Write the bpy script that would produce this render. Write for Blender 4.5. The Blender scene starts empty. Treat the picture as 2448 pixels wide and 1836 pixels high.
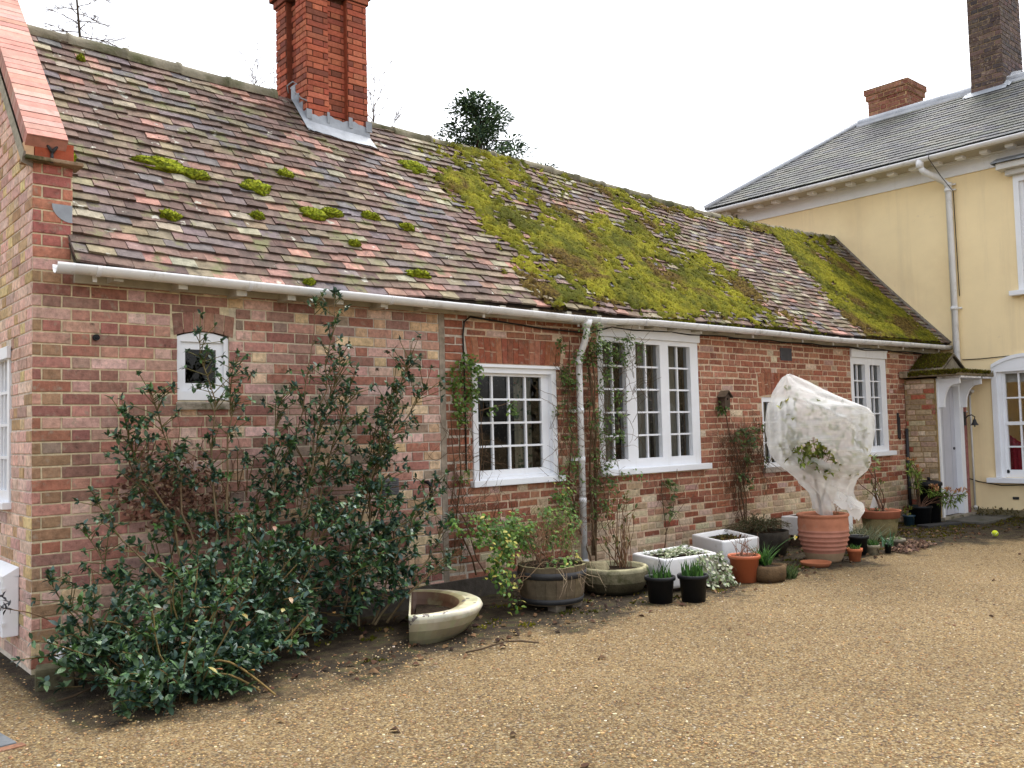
import bpy, bmesh, math, random
from mathutils import Vector, Matrix, noise
random.seed(7)
R = random.random
def U(a, b): return a + (b - a) * R()
S = bpy.context.scene
COL = S.collection

# ------------------------------------------------------------------ camera
cd = bpy.data.cameras.new('camera'); cam = bpy.data.objects.new('camera', cd); COL.objects.link(cam)
cd.sensor_width = 36; cd.lens = 31.716; cd.clip_end = 500; cd.clip_start = .05
CAM = Vector((-1.36426, -6.00796, 1.37156))
_r = Vector((0.7571068, -0.6528158, -0.0249155)); _u = Vector((-0.0156925, -0.0563003, 0.9982905)); _b = Vector((-0.6531026, -0.7554216, -0.0528697))
cam.matrix_world = Matrix(((_r.x, _u.x, _b.x, CAM.x), (_r.y, _u.y, _b.y, CAM.y), (_r.z, _u.z, _b.z, CAM.z), (0, 0, 0, 1)))
S.camera = cam

# ------------------------------------------------------------------ light: overcast
SUN_EL, SUN_AZ = math.radians(66), math.radians(70)      # azimuth measured clockwise from +Y
W = bpy.data.worlds.new('World'); S.world = W; W.use_nodes = True
nt = W.node_tree; nt.nodes.clear()
o = nt.nodes.new('ShaderNodeOutputWorld'); bg = nt.nodes.new('ShaderNodeBackground'); hs = nt.nodes.new('ShaderNodeHueSaturation')
sk = nt.nodes.new('ShaderNodeTexSky'); sk.sky_type = 'NISHITA'; sk.sun_disc = False
sk.sun_elevation = SUN_EL; sk.sun_rotation = SUN_AZ; sk.dust_density = 4.0; sk.air_density = 1.0
hs.inputs['Saturation'].default_value = 0.22; hs.inputs['Value'].default_value = 1.0
bg.inputs['Strength'].default_value = 0.15
nt.links.new(sk.outputs[0], hs.inputs['Color']); nt.links.new(hs.outputs[0], bg.inputs[0]); nt.links.new(bg.outputs[0], o.inputs[0])
sl = bpy.data.lights.new('sun', 'SUN'); sl.energy = 0.6; sl.angle = math.radians(40); sl.color = (1, .97, .93)
so = bpy.data.objects.new('sun', sl); COL.objects.link(so)
sd = Vector((math.sin(SUN_AZ) * math.cos(SUN_EL), math.cos(SUN_AZ) * math.cos(SUN_EL), math.sin(SUN_EL)))
so.rotation_euler = sd.to_track_quat('Z', 'Y').to_euler()
S.view_settings.view_transform = 'Standard'; S.view_settings.look = 'None'; S.view_settings.gamma = 1
S.view_settings.exposure = 1.6

# ------------------------------------------------------------------ helpers
def srgb(r, g, b):
    f = lambda c: (c / 255 / 12.92) if c <= 10 else ((c / 255 + .055) / 1.055) ** 2.4
    return (f(r), f(g), f(b))
def mixc(a, b, t): return tuple(a[i] * (1 - t) + b[i] * t for i in range(3))
def mulc(a, k): return tuple(x * k for x in a)
def jit(c, v=.15, h=.05):
    k = 1 + U(-v, v); return tuple(max(0, x * k * (1 + U(-h, h))) for x in c)

ORG = {}
class MB:
    """collects faces in world coordinates, links them as one mesh object"""
    def __init__(s): s.v = []; s.f = []; s.m = []; s.c = []; s.sm = []
    def face(s, idx, col=(1, 1, 1), m=0, smooth=False):
        s.f.append(tuple(idx)); s.m.append(m); s.c.append(col); s.sm.append(smooth)
    def poly(s, pts, col=(1, 1, 1), m=0, smooth=False):
        n = len(s.v); s.v.extend(tuple(p) for p in pts); s.face(range(n, n + len(pts)), col, m, smooth)
    def box(s, lo, hi, col=(1, 1, 1), m=0, M=None, skip=()):
        x0, y0, z0 = lo; x1, y1, z1 = hi
        P = [(x0, y0, z0), (x1, y0, z0), (x1, y1, z0), (x0, y1, z0), (x0, y0, z1), (x1, y0, z1), (x1, y1, z1), (x0, y1, z1)]
        if M is not None: P = [tuple(M @ Vector(p)) for p in P]
        n = len(s.v); s.v.extend(P)
        for k, q in (('b', (0, 3, 2, 1)), ('t', (4, 5, 6, 7)), ('f', (0, 1, 5, 4)), ('r', (1, 2, 6, 5)), ('k', (2, 3, 7, 6)), ('l', (3, 0, 4, 7))):
            if k not in skip: s.face([n + i for i in q], col, m)
    def bbox(s, lo, hi, bev=.006, col=(1, 1, 1), m=0, M=None):
        """box with chamfered edges"""
        bm = bmesh.new(); bmesh.ops.create_cube(bm, size=1)
        for v in bm.verts: v.co = Vector([lo[i] + (v.co[i] + .5) * (hi[i] - lo[i]) for i in range(3)])
        bmesh.ops.bevel(bm, geom=list(bm.edges), offset=bev, segments=2, affect='EDGES', profile=.6)
        s.addbm(bm, col, m, M)
    def addbm(s, bm, col=(1, 1, 1), m=0, M=None, smooth=False):
        n = len(s.v); bm.verts.ensure_lookup_table(); bm.verts.index_update()
        s.v.extend(tuple(M @ v.co) if M is not None else tuple(v.co) for v in bm.verts)
        for f in bm.faces: s.face([n + v.index for v in f.verts], col, m, smooth)
        bm.free()
    def tube(s, pts, rad, seg=8, col=(1, 1, 1), m=0, cap=True, smooth=True):
        pts = [Vector(p) for p in pts]; N = len(pts)
        if not hasattr(rad, '__len__'): rad = [rad] * N
        n0 = len(s.v); ref = None
        for i, p in enumerate(pts):
            d = (pts[min(i + 1, N - 1)] - pts[max(i - 1, 0)])
            if d.length < 1e-9: d = Vector((0, 0, 1))
            d.normalize()
            if ref is None:
                ref = Vector((0, 0, 1)) if abs(d.z) < .9 else Vector((1, 0, 0))
            a = (ref - d * ref.dot(d))
            if a.length < 1e-6: a = d.orthogonal()
            a.normalize(); b = d.cross(a); ref = a
            for k in range(seg):
                t = 2 * math.pi * k / seg
                s.v.append(tuple(p + (a * math.cos(t) + b * math.sin(t)) * rad[i]))
        for i in range(N - 1):
            for k in range(seg):
                k2 = (k + 1) % seg
                s.face((n0 + i * seg + k, n0 + i * seg + k2, n0 + (i + 1) * seg + k2, n0 + (i + 1) * seg + k), col, m, smooth)
        if cap:
            s.face([n0 + k for k in range(seg)][::-1], col, m); s.face([n0 + (N - 1) * seg + k for k in range(seg)], col, m)
    def lathe(s, prof, c, seg=32, col=(1, 1, 1), m=0, sx=1, sy=1, wob=0, cols=None, tilt=None):
        n0 = len(s.v); c = Vector(c)
        for i, (r, z) in enumerate(prof):
            for k in range(seg):
                t = 2 * math.pi * k / seg
                w = 1 + wob * noise.noise(Vector((math.cos(t) * 1.3, math.sin(t) * 1.3, z * 5 + c.x * 7)))
                q = Vector((r * math.cos(t) * sx * w, r * math.sin(t) * sy * w, z))
                if tilt is not None: q = tilt @ q
                s.v.append(tuple(c + q))
        for i in range(len(prof) - 1):
            cc = cols[i] if cols else col
            for k in range(seg):
                k2 = (k + 1) % seg
                s.face((n0 + i * seg + k, n0 + i * seg + k2, n0 + (i + 1) * seg + k2, n0 + (i + 1) * seg + k), cc, m, True)
    def leaf(s, p, d, up, L, Wd, col, m=0, curl=.25):
        d = Vector(d).normalized(); up = Vector(up); r = d.cross(up)
        if r.length < 1e-5: r = d.orthogonal()
        r.normalize(); n = r.cross(d)
        p = Vector(p); mid = p + d * L * .5 + n * L * curl * .25; tip = p + d * L - n * L * curl * .3
        n = n * Wd
        l1 = p + d * L * .24 + r * Wd * .40 + n * .14; l2 = p + d * L * .60 + r * Wd * .46 + n * .12; q1 = p + d * L * .24 - r * Wd * .40 + n * .14; q2 = p + d * L * .60 - r * Wd * .46 + n * .12
        a = len(s.v); s.v.extend((tuple(p), tuple(l1), tuple(l2), tuple(tip), tuple(q2), tuple(q1), tuple(mid)))
        s.face((a, a + 1, a + 2, a + 6), col, m, True); s.face((a + 6, a + 2, a + 3), col, m, True)
        s.face((a + 6, a + 3, a + 4), col, m, True); s.face((a, a + 6, a + 4, a + 5), col, m, True)
    def build(s, name, mats, parent=None, loc=None):
        if not isinstance(mats, (list, tuple)): mats = [mats]
        me = bpy.data.meshes.new(name)
        org = Vector(ORG[parent.name]) if parent is not None else Vector(loc if loc is not None else (0, 0, 0))
        vv = [(x - org.x, y - org.y, z - org.z) for x, y, z in s.v] if org.length > 0 else s.v
        me.from_pydata(vv, [], s.f)
        me.polygons.foreach_set('material_index', s.m); me.polygons.foreach_set('use_smooth', s.sm)
        at = me.color_attributes.new('Col', 'FLOAT_COLOR', 'CORNER'); buf = []
        for f, c in zip(s.f, s.c): buf.extend((c[0], c[1], c[2], 1.0) * len(f))
        at.data.foreach_set('color', buf)
        for m in mats: me.materials.append(m)
        me.update()
        ob = bpy.data.objects.new(name, me); COL.objects.link(ob)
        if parent is not None: ob.parent = parent
        else: ob.location = org
        ORG[ob.name] = tuple(org)
        return ob
def tag(o, label=None, cat=None, group=None, kind=None):
    if label: o['label'] = label
    if cat: o['category'] = cat
    if group: o['group'] = group
    if kind: o['kind'] = kind
    return o
def thing(name, loc, label, cat, group=None):
    o = bpy.data.objects.new(name, None); COL.objects.link(o); o.location = loc; o.empty_display_size = .1
    ORG[o.name] = tuple(loc); return tag(o, label, cat, group)

# ------------------------------------------------------------------ materials
def mat(name, base=None, rough=.85, spec=.3, nscale=6., namp=.25, bump=.0, bscale=60., spots=None, detail=6., metal=0, bdist=.01, trans=0, streak=None):
    """base None -> colour attribute 'Col'. spots = list of (colour, scale, threshold, softness)"""
    m = bpy.data.materials.new(name); m.use_nodes = True; t = m.node_tree; N = t.nodes; L = t.links
    P = N['Principled BSDF']; P.inputs['Roughness'].default_value = rough; P.inputs['Specular IOR Level'].default_value = spec; P.inputs['Metallic'].default_value = metal
    tc = N.new('ShaderNodeTexCoord')
    if base is None:
        a = N.new('ShaderNodeAttribute'); a.attribute_name = 'Col'; c = a.outputs['Color']
    else:
        a = N.new('ShaderNodeRGB'); a.outputs[0].default_value = (*base, 1); c = a.outputs[0]
    if namp:
        nz = N.new('ShaderNodeTexNoise'); nz.inputs['Scale'].default_value = nscale; nz.inputs['Detail'].default_value = detail; nz.inputs['Roughness'].default_value = .65
        L.new(tc.outputs['Object'], nz.inputs['Vector'])
        mr = N.new('ShaderNodeMapRange'); mr.inputs[1].default_value = .3; mr.inputs[2].default_value = .7; mr.inputs[3].default_value = 1 - namp; mr.inputs[4].default_value = 1 + namp
        L.new(nz.outputs['Fac'], mr.inputs[0])
        vm = N.new('ShaderNodeVectorMath'); vm.operation = 'SCALE'; L.new(c, vm.inputs[0]); L.new(mr.outputs[0], vm.inputs['Scale']); c = vm.outputs[0]
    for sc_, (col, scl, th, soft) in enumerate(spots or []):
        n2 = N.new('ShaderNodeTexNoise'); n2.inputs['Scale'].default_value = scl; n2.inputs['Detail'].default_value = 5; n2.inputs['Roughness'].default_value = .6
        mp = N.new('ShaderNodeMapping'); mp.inputs['Location'].default_value = (sc_ * 3.7 + 1, sc_ * 1.3, sc_ * 5.1); L.new(tc.outputs['Object'], mp.inputs[0]); L.new(mp.outputs[0], n2.inputs['Vector'])
        m2 = N.new('ShaderNodeMapRange'); m2.inputs[1].default_value = th; m2.inputs[2].default_value = th + soft; L.new(n2.outputs['Fac'], m2.inputs[0])
        mx = N.new('ShaderNodeMix'); mx.data_type = 'RGBA'; L.new(m2.outputs[0], mx.inputs[0]); L.new(c, mx.inputs[6]); mx.inputs[7].default_value = (*col, 1); c = mx.outputs[2]
    if streak:      # run-off stains: (colour, scale, threshold, softness, strength)
        n2 = N.new('ShaderNodeTexNoise'); n2.inputs['Scale'].default_value = streak[1]; n2.inputs['Detail'].default_value = 6; n2.inputs['Roughness'].default_value = .7
        mp = N.new('ShaderNodeMapping'); mp.inputs['Scale'].default_value = streak[5] if len(streak) > 5 else (1, 1, .07); L.new(tc.outputs['Object'], mp.inputs[0]); L.new(mp.outputs[0], n2.inputs['Vector'])
        m2 = N.new('ShaderNodeMapRange'); m2.inputs[1].default_value = streak[2]; m2.inputs[2].default_value = streak[2] + streak[3]; m2.inputs[4].default_value = streak[4]; L.new(n2.outputs['Fac'], m2.inputs[0])
        mx = N.new('ShaderNodeMix'); mx.data_type = 'RGBA'; L.new(m2.outputs[0], mx.inputs[0]); L.new(c, mx.inputs[6]); mx.inputs[7].default_value = (*streak[0], 1); c = mx.outputs[2]
    L.new(c, P.inputs['Base Color'])
    if bump:
        n3 = N.new('ShaderNodeTexNoise'); n3.inputs['Scale'].default_value = bscale; n3.inputs['Detail'].default_value = 6; L.new(tc.outputs['Object'], n3.inputs['Vector'])
        bp = N.new('ShaderNodeBump'); bp.inputs['Strength'].default_value = bump; bp.inputs['Distance'].default_value = bdist; L.new(n3.outputs['Fac'], bp.inputs['Height']); L.new(bp.outputs[0], P.inputs['Normal'])
    if trans:
        out = N['Material Output']; tr = N.new('ShaderNodeBsdfTranslucent'); L.new(c, tr.inputs[0]); ms = N.new('ShaderNodeMixShader'); ms.inputs[0].default_value = trans
        L.new(P.outputs[0], ms.inputs[1]); L.new(tr.outputs[0], ms.inputs[2]); L.new(ms.outputs[0], out.inputs[0])
    return m

M = {}
M['brick'] = mat('brick', None, .92, .2, 26, .34, .6, 120, spots=[((.32, .25, .19), 19, .565, .16), ((.05, .035, .028), 11, .645, .12), ((.20, .16, .105), 3.1, .60, .25)], bdist=.007)
M['mortar'] = mat('mortar', None, .95, .15, 18, .3, .7, 150, spots=[((.17, .14, .09), 6, .60, .15)], bdist=.007)
M['redbrick'] = mat('red_chimney_brick', None, .9, .2, 25, .22, .4, 120, bdist=.005)
M['coping'] = mat('pink_coping_brick', None, .85, .2, 14, .18, .4, 90, spots=[((.22, .17, .13), 6, .62, .2)], bdist=.005)
M['tile'] = mat('roof_tile', None, .85, .25, 13, .42, .7, 90, streak=((.055, .047, .036), 2.6, .50, .22, .55, (1, .22, .22)), spots=[((.15, .145, .07), 5.5, .555, .12), ((.055, .045, .035), 8, .61, .14), ((.42, .41, .35), 8, .655, .03), ((.03, .026, .016), 22, .655, .04)], bdist=.008)
M['ridge'] = mat('ridge_stone', (.26, .235, .175), .95, .1, 5, .3, .7, 60, spots=[((.11, .11, .06), 4, .46, .2), ((.07, .08, .025), 2.2, .60, .15)], bdist=.01)
M['moss'] = mat('moss', None, .95, .1, 20, .35, .6, 160, spots=[((.055, .045, .016), 3.0, .56, .16)], bdist=.01)
M['white'] = mat('white_paint', (.80, .82, .86), .45, .4, 3, .05, .08, 30, streak=((.55, .53, .48), 9, .60, .15, .45), bdist=.004)
M['oldwhite'] = mat('weathered_white_paint', (.62, .61, .58), .6, .3, 5, .14, .1, 40, bdist=.004)
M['pvc'] = mat('white_plastic', (.76, .77, .79), .38, .45, 4, .07, .02, 30, spots=[((.42, .40, .36), 5, .56, .25)], streak=((.45, .43, .38), 14, .58, .12, .5))
M['cream'] = mat('cream_board', (.42, .39, .32), .8, .2, 6, .2, .1, 40)
M['soffit'] = mat('soffit_paint', (.50, .46, .38), .8, .2, 5, .1)
M['lead'] = mat('lead', (.27, .295, .33), .55, .4, 6, .25, .15, 20, metal=.0)
M['iron'] = mat('dark_iron', (.03, .03, .032), .6, .4, 20, .3, .2, 80)
M['black'] = mat('black_plastic', (.007, .008, .010), .55, .25, 10, .3)
M['cable'] = mat('black_cable', (.012, .012, .012), .5, .3, 10, .1)
M['render'] = mat('yellow_render', (.90, .735, .45), .92, .15, 1.2, .06, .2, 130, streak=((.62, .50, .32), 3.2, .53, .25, .45), spots=[((.77, .59, .35), .7, .56, .3), ((.68, .54, .36), 4.0, .66, .12)], bdist=.004)
M['slate'] = mat('roof_slate', None, .7, .35, 9, .3, .4, 60, spots=[((.15, .155, .125), 2.5, .56, .2), ((.05, .052, .056), 1.1, .54, .12)])
M['terra'] = mat('terracotta', None, .85, .25, 9, .16, .25, 80, spots=[((.36, .25, .19), 6, .62, .2)], bdist=.004)
M['orange'] = mat('orange_plastic', (.42, .115, .05), .55, .4, 8, .08)
M['stone'] = mat('pale_stone', None, .95, .15, 9, .38, .6, 60, spots=[((.06, .062, .026), 6, .54, .14), ((.05, .04, .03), 11, .63, .1)], bdist=.01)
M['glaze'] = mat('glazed_stoneware', None, .45, .4, 4, .2, .15, 30, spots=[((.20, .20, .10), 5, .52, .2), ((.085, .06, .035), 3.5, .56, .14), ((.12, .10, .09), 8, .615, .012)])
M['ceramic'] = mat('white_ceramic', (.70, .70, .71), .3, .5, 5, .06, 0, spots=[((.38, .36, .30), 5, .64, .15)])
M['oak'] = mat('weathered_oak', None, .9, .15, 12, .35, .4, 60, spots=[((.05, .05, .03), 5, .58, .2)], bdist=.006)
M['soil'] = mat('pot_soil', (.035, .024, .016), .98, .1, 30, .5, 1., 90, spots=[((.06, .07, .02), 12, .6, .1)], bdist=.02)
M['leaf'] = mat('leaf', None, .42, .45, 15, .2, trans=.15)
M['softleaf'] = mat('soft_leaf', None, .6, .3, 15, .2, trans=.3)
M['dry'] = mat('dry_leaf', None, .9, .1, 15, .25, trans=.15)
M['stem'] = mat('stem', None, .9, .15, 20, .25, .3, 80)
M['bark'] = mat('bark', (.075, .06, .045), .95, .1, 8, .3, .6, 30)
M['conifer'] = mat('conifer_foliage', None, .8, .2, 6, .25, trans=.1)
M['flag'] = mat('flagstone', (.11, .105, .09), .9, .2, 6, .3, .5, 30, spots=[((.05, .06, .025), 4, .55, .15)])
M['ball'] = mat('tennis_felt', (.52, .60, .04), .95, .1, 60, .15, .4, 200)
M['dark'] = mat('dark_interior', (.05, .042, .036), .95, .1, 3, .3)
M['curtain'] = mat('curtain', (.42, .40, .34), .95, .1, 10, .1, trans=.3)
M['pcurtain'] = mat('patterned_curtain', (.40, .37, .28), .95, .1, 10, .1, spots=[((.10, .15, .09), 22, .54, .04), ((.30, .12, .09), 26, .63, .03)], trans=.2)
M['redc'] = mat('red_curtain', (.26, .02, .035), .95, .1, 10, .2)
M['blind'] = mat('pale_blind', (.5, .47, .44), .95, .1, 10, .1)

# window glass
g = bpy.data.materials.new('window_glass'); g.use_nodes = True; t = g.node_tree; N = t.nodes; N.clear()
out = N.new('ShaderNodeOutputMaterial'); tr = N.new('ShaderNodeBsdfTransparent'); tr.inputs[0].default_value = (.82, .84, .84, 1)
gl = N.new('ShaderNodeBsdfGlossy'); gl.inputs['Roughness'].default_value = .02; fr = N.new('ShaderNodeFresnel'); fr.inputs[0].default_value = 1.45
tcg = N.new('ShaderNodeTexCoord'); ng = N.new('ShaderNodeTexNoise'); ng.inputs['Scale'].default_value = 3.5; bpn = N.new('ShaderNodeBump'); bpn.inputs['Strength'].default_value = .12; bpn.inputs['Distance'].default_value = .02
t.links.new(tcg.outputs['Object'], ng.inputs['Vector']); t.links.new(ng.outputs['Fac'], bpn.inputs['Height']); t.links.new(bpn.outputs[0], gl.inputs['Normal'])
ms = N.new('ShaderNodeMixShader'); t.links.new(fr.outputs[0], ms.inputs[0]); t.links.new(tr.outputs[0], ms.inputs[1]); t.links.new(gl.outputs[0], ms.inputs[2]); t.links.new(ms.outputs[0], out.inputs[0])
M['glass'] = g
# fleece
g = bpy.data.materials.new('plant_fleece'); g.use_nodes = True; t = g.node_tree; N = t.nodes; N.clear()
out = N.new('ShaderNodeOutputMaterial'); tp = N.new('ShaderNodeBsdfTransparent'); df = N.new('ShaderNodeBsdfDiffuse'); tl = N.new('ShaderNodeBsdfTranslucent')
df.inputs[0].default_value = (.82, .82, .82, 1); tl.inputs[0].default_value = (.85, .85, .83, 1)
tcg = N.new('ShaderNodeTexCoord'); ng = N.new('ShaderNodeTexNoise'); ng.inputs['Scale'].default_value = 9; ng.inputs['Detail'].default_value = 6; t.links.new(tcg.outputs['Object'], ng.inputs['Vector'])
mr = N.new('ShaderNodeMapRange'); mr.inputs[1].default_value = .3; mr.inputs[2].default_value = .7; mr.inputs[3].default_value = .47; mr.inputs[4].default_value = .58; t.links.new(ng.outputs['Fac'], mr.inputs[0])
m1 = N.new('ShaderNodeMixShader'); m1.inputs[0].default_value = .45; t.links.new(df.outputs[0], m1.inputs[1]); t.links.new(tl.outputs[0], m1.inputs[2])
m2 = N.new('ShaderNodeMixShader'); fa = N.new('ShaderNodeAttribute'); fa.attribute_name = 'Col'; fm = N.new('ShaderNodeMath'); fm.operation = 'MULTIPLY_ADD'; fm.inputs[1].default_value = -.46; t.links.new(fa.outputs['Fac'], fm.inputs[0]); t.links.new(mr.outputs[0], fm.inputs[2]); fm.use_clamp = True; t.links.new(fm.outputs[0], m2.inputs[0]); t.links.new(m1.outputs[0], m2.inputs[1]); t.links.new(tp.outputs[0], m2.inputs[2]); t.links.new(m2.outputs[0], out.inputs[0])
M['fleece'] = g
# ground: gravel drive, mossy soil strip along the wall
g = bpy.data.materials.new('gravel_and_soil'); g.use_nodes = True; t = g.node_tree; N = t.nodes; L = t.links; P = N['Principled BSDF']; P.inputs['Roughness'].default_value = .9; P.inputs['Specular IOR Level'].default_value = .2
tc = N.new('ShaderNodeTexCoord')
def vor(scale, feat='F1'):
    v = N.new('ShaderNodeTexVoronoi'); v.inputs['Scale'].default_value = scale; v.feature = feat; L.new(tc.outputs['Object'], v.inputs['Vector']); return v
def noi(scale, det=6):
    v = N.new('ShaderNodeTexNoise'); v.inputs['Scale'].default_value = scale; v.inputs['Detail'].default_value = det; L.new(tc.outputs['Object'], v.inputs['Vector']); return v
v1 = vor(88); v2 = vor(160)
sep = N.new('ShaderNodeSeparateColor'); L.new(v1.outputs['Color'], sep.inputs[0])
cr = N.new('ShaderNodeValToRGB'); cr.color_ramp.interpolation = 'CONSTANT'
els = [(0, (.165, .104, .046)), (.18, (.27, .184, .083)), (.36, (.325, .235, .115)), (.52, (.195, .124, .06)), (.66, (.265, .20, .115)), (.80, (.118, .084, .054)), (.89, (.365, .285, .158)), (.985, (.46, .42, .33))]
while len(cr.color_ramp.elements) < len(els): cr.color_ramp.elements.new(.5)
for e, (p_, c_) in zip(cr.color_ramp.elements, els): e.position = p_; e.color = (*c_, 1)
L.new(sep.outputs[0], cr.inputs[0])
dk = N.new('ShaderNodeMapRange'); dk.inputs[1].default_value = .0; dk.inputs[2].default_value = .75; dk.inputs[3].default_value = 1.22; dk.inputs[4].default_value = .62; L.new(v1.outputs['Distance'], dk.inputs[0])
n1 = noi(.55, 9); mr = N.new('ShaderNodeMapRange'); mr.inputs[1].default_value = .32; mr.inputs[2].default_value = .68; mr.inputs[3].default_value = .76; mr.inputs[4].default_value = 1.12; L.new(n1.outputs[0], mr.inputs[0])
mm = N.new('ShaderNodeMath'); mm.operation = 'MULTIPLY'; L.new(dk.outputs[0], mm.inputs[0]); L.new(mr.outputs[0], mm.inputs[1])
vs = N.new('ShaderNodeVectorMath'); vs.operation = 'SCALE'; L.new(cr.outputs[0], vs.inputs[0]); L.new(mm.outputs[0], vs.inputs['Scale'])
# soil colour
n2 = noi(9); sr = N.new('ShaderNodeValToRGB')
els = [(.32, (.010, .007, .005)), (.47, (.026, .019, .012)), (.56, (.045, .034, .019)), (.66, (.04, .044, .013)), (.78, (.10, .075, .045))]
while len(sr.color_ramp.elements) < len(els): sr.color_ramp.elements.new(.5)
for e, (p_, c_) in zip(sr.color_ramp.elements, els): e.position = p_; e.color = (*c_, 1)
L.new(n2.outputs[0], sr.inputs[0])
sx = N.new('ShaderNodeSeparateXYZ'); L.new(tc.outputs['Object'], sx.inputs[0])
n3 = noi(1.6, 8); n4 = noi(14, 4)
# strip edge: y > -(1.25 - .03 x) +- noise, only where x > 0 ; also right corner near the yellow house
def math_(op, a, b):
    q = N.new('ShaderNodeMath'); q.operation = op
    for i, z in enumerate((a, b)):
        if isinstance(z, (int, float)): q.inputs[i].default_value = z
        else: L.new(z, q.inputs[i])
    return q.outputs[0]
ed = math_('ADD', sx.outputs[1], 1.47)
ed = math_('ADD', ed, math_('MULTIPLY', math_('SUBTRACT', n3.outputs[0], .5), 1.5))
ed = math_('ADD', ed, math_('MULTIPLY', math_('SUBTRACT', n4.outputs[0], .5), .6))
ed = math_('ADD', ed, math_('MULTIPLY', math_('MAXIMUM', math_('SUBTRACT', sx.outputs[0], 8.2), 0), .36))
lx = math_('MULTIPLY', math_('ADD', sx.outputs[0], .12), 6)
ed = math_('MINIMUM', ed, lx)
mk = N.new('ShaderNodeMapRange'); mk.inputs[1].default_value = -.10; mk.inputs[2].default_value = .22; mk.inputs[3].default_value = 0; mk.inputs[4].default_value = .93; L.new(ed, mk.inputs[0])
mx = N.new('ShaderNodeMix'); mx.data_type = 'RGBA'; L.new(mk.outputs[0], mx.inputs[0]); L.new(vs.outputs[0], mx.inputs[6]); L.new(sr.outputs[0], mx.inputs[7]); L.new(mx.outputs[2], P.inputs['Base Color'])
bp = N.new('ShaderNodeBump'); bp.inputs['Strength'].default_value = .9; bp.inputs['Distance'].default_value = .012
hh = math_('SUBTRACT', math_('MULTIPLY', n4.outputs[0], .4), math_('ADD', v1.outputs['Distance'], math_('MULTIPLY', v2.outputs['Distance'], .5))); L.new(hh, bp.inputs['Height']); L.new(bp.outputs[0], P.inputs['Normal'])
M['ground'] = g

# ------------------------------------------------------------------ ground
mb = MB()
xs = [-90, -40, -12] + [-6 + i * .25 for i in range(77)] + [20, 45, 90]; ys = [-90, -40, -14] + [-7 + i * .25 for i in range(31)] + [4, 12, 40, 90]
def gz(x, y):
    if -6 <= x <= 13 and -7 <= y <= .4: return .014 * noise.noise(Vector((x * .9, y * .9, 0))) + .006 * noise.noise(Vector((x * 3, y * 3, 4)))
    return 0.0
for y in ys:
    for x in xs: mb.v.append((x, y, gz(x, y)))
nx = len(xs)
for j in range(len(ys) - 1):
    for i in range(nx - 1): mb.face((j * nx + i, j * nx + i + 1, (j + 1) * nx + i + 1, (j + 1) * nx + i), (1, 1, 1), 0, True)
tag(mb.build('gravel_drive', M['ground']), kind='structure')

# ------------------------------------------------------------------ bricks
RED = [srgb(150, 92, 78), srgb(138, 78, 66), srgb(160, 106, 88), srgb(128, 72, 64), srgb(168, 118, 98), srgb(146, 84, 62), srgb(150, 112, 98), srgb(120, 78, 66)]
YEL = [srgb(186, 160, 122), srgb(176, 146, 112), srgb(196, 172, 138), srgb(168, 138, 108)]
PNK = [srgb(184, 146, 134), srgb(174, 134, 122), srgb(190, 158, 146)]
OLD = [srgb(146, 86, 62), srgb(152, 94, 70), srgb(138, 76, 56), srgb(158, 104, 80), srgb(128, 74, 58), srgb(150, 96, 76)]
PALE = [srgb(188, 170, 140), srgb(176, 156, 126), srgb(198, 182, 154), srgb(166, 146, 118), srgb(190, 168, 148), srgb(168, 132, 110)]
OLIVE = [srgb(128, 100, 72), srgb(138, 110, 82)]
def pick(l): return random.choice(l)
def desat(c, k, g=1.0):
    m_ = .35 * c[0] + .45 * c[1] + .2 * c[2]; return tuple((x * (1 - k) + m_ * k) * g for x in c)
RED = [desat(c, .20, 1.05) for c in RED]; OLD = [tuple(x * k for x, k in zip(desat(c, .14, 1.06), (1.04, 1.0, .90))) for c in OLD]; PNK = [desat(c, .1) for c in PNK]
def brick_face(mb, O, Ud, Nd, u0, u1, v0, v1, col, proud, bev=.004, m=0, rough=.0):
    """one brick face standing proud of the mortar"""
    O = Vector(O); Z = Vector((0, 0, 1))
    j = lambda: U(-rough, rough)
    back = [(u0 + j(), v0 + j()), (u1 + j(), v0 + j()), (u1 + j(), v1 + j()), (u0 + j(), v1 + j())]
    b = min(bev, (u1 - u0) * .3)
    fr_ = [(back[0][0] + b, back[0][1] + b), (back[1][0] - b, back[1][1] + b), (back[2][0] - b, back[2][1] - b), (back[3][0] + b, back[3][1] - b)]
    n = len(mb.v)
    for (u, v) in back: mb.v.append(tuple(O + Ud * u + Z * v - Nd * .004))
    for (u, v) in back: mb.v.append(tuple(O + Ud * u + Z * v + Nd * (proud - b * .7)))
    for (u, v) in fr_: mb.v.append(tuple(O + Ud * u + Z * v + Nd * (proud + U(-.0008, .0008))))
    for i in range(4):
        k = (i + 1) % 4
        mb.face((n + i, n + k, n + 4 + k, n + 4 + i), col, m); mb.face((n + 4 + i, n + 4 + k, n + 8 + k, n + 8 + i), col, m)
    mb.face((n + 8, n + 9, n + 10, n + 11), col, m)
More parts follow.
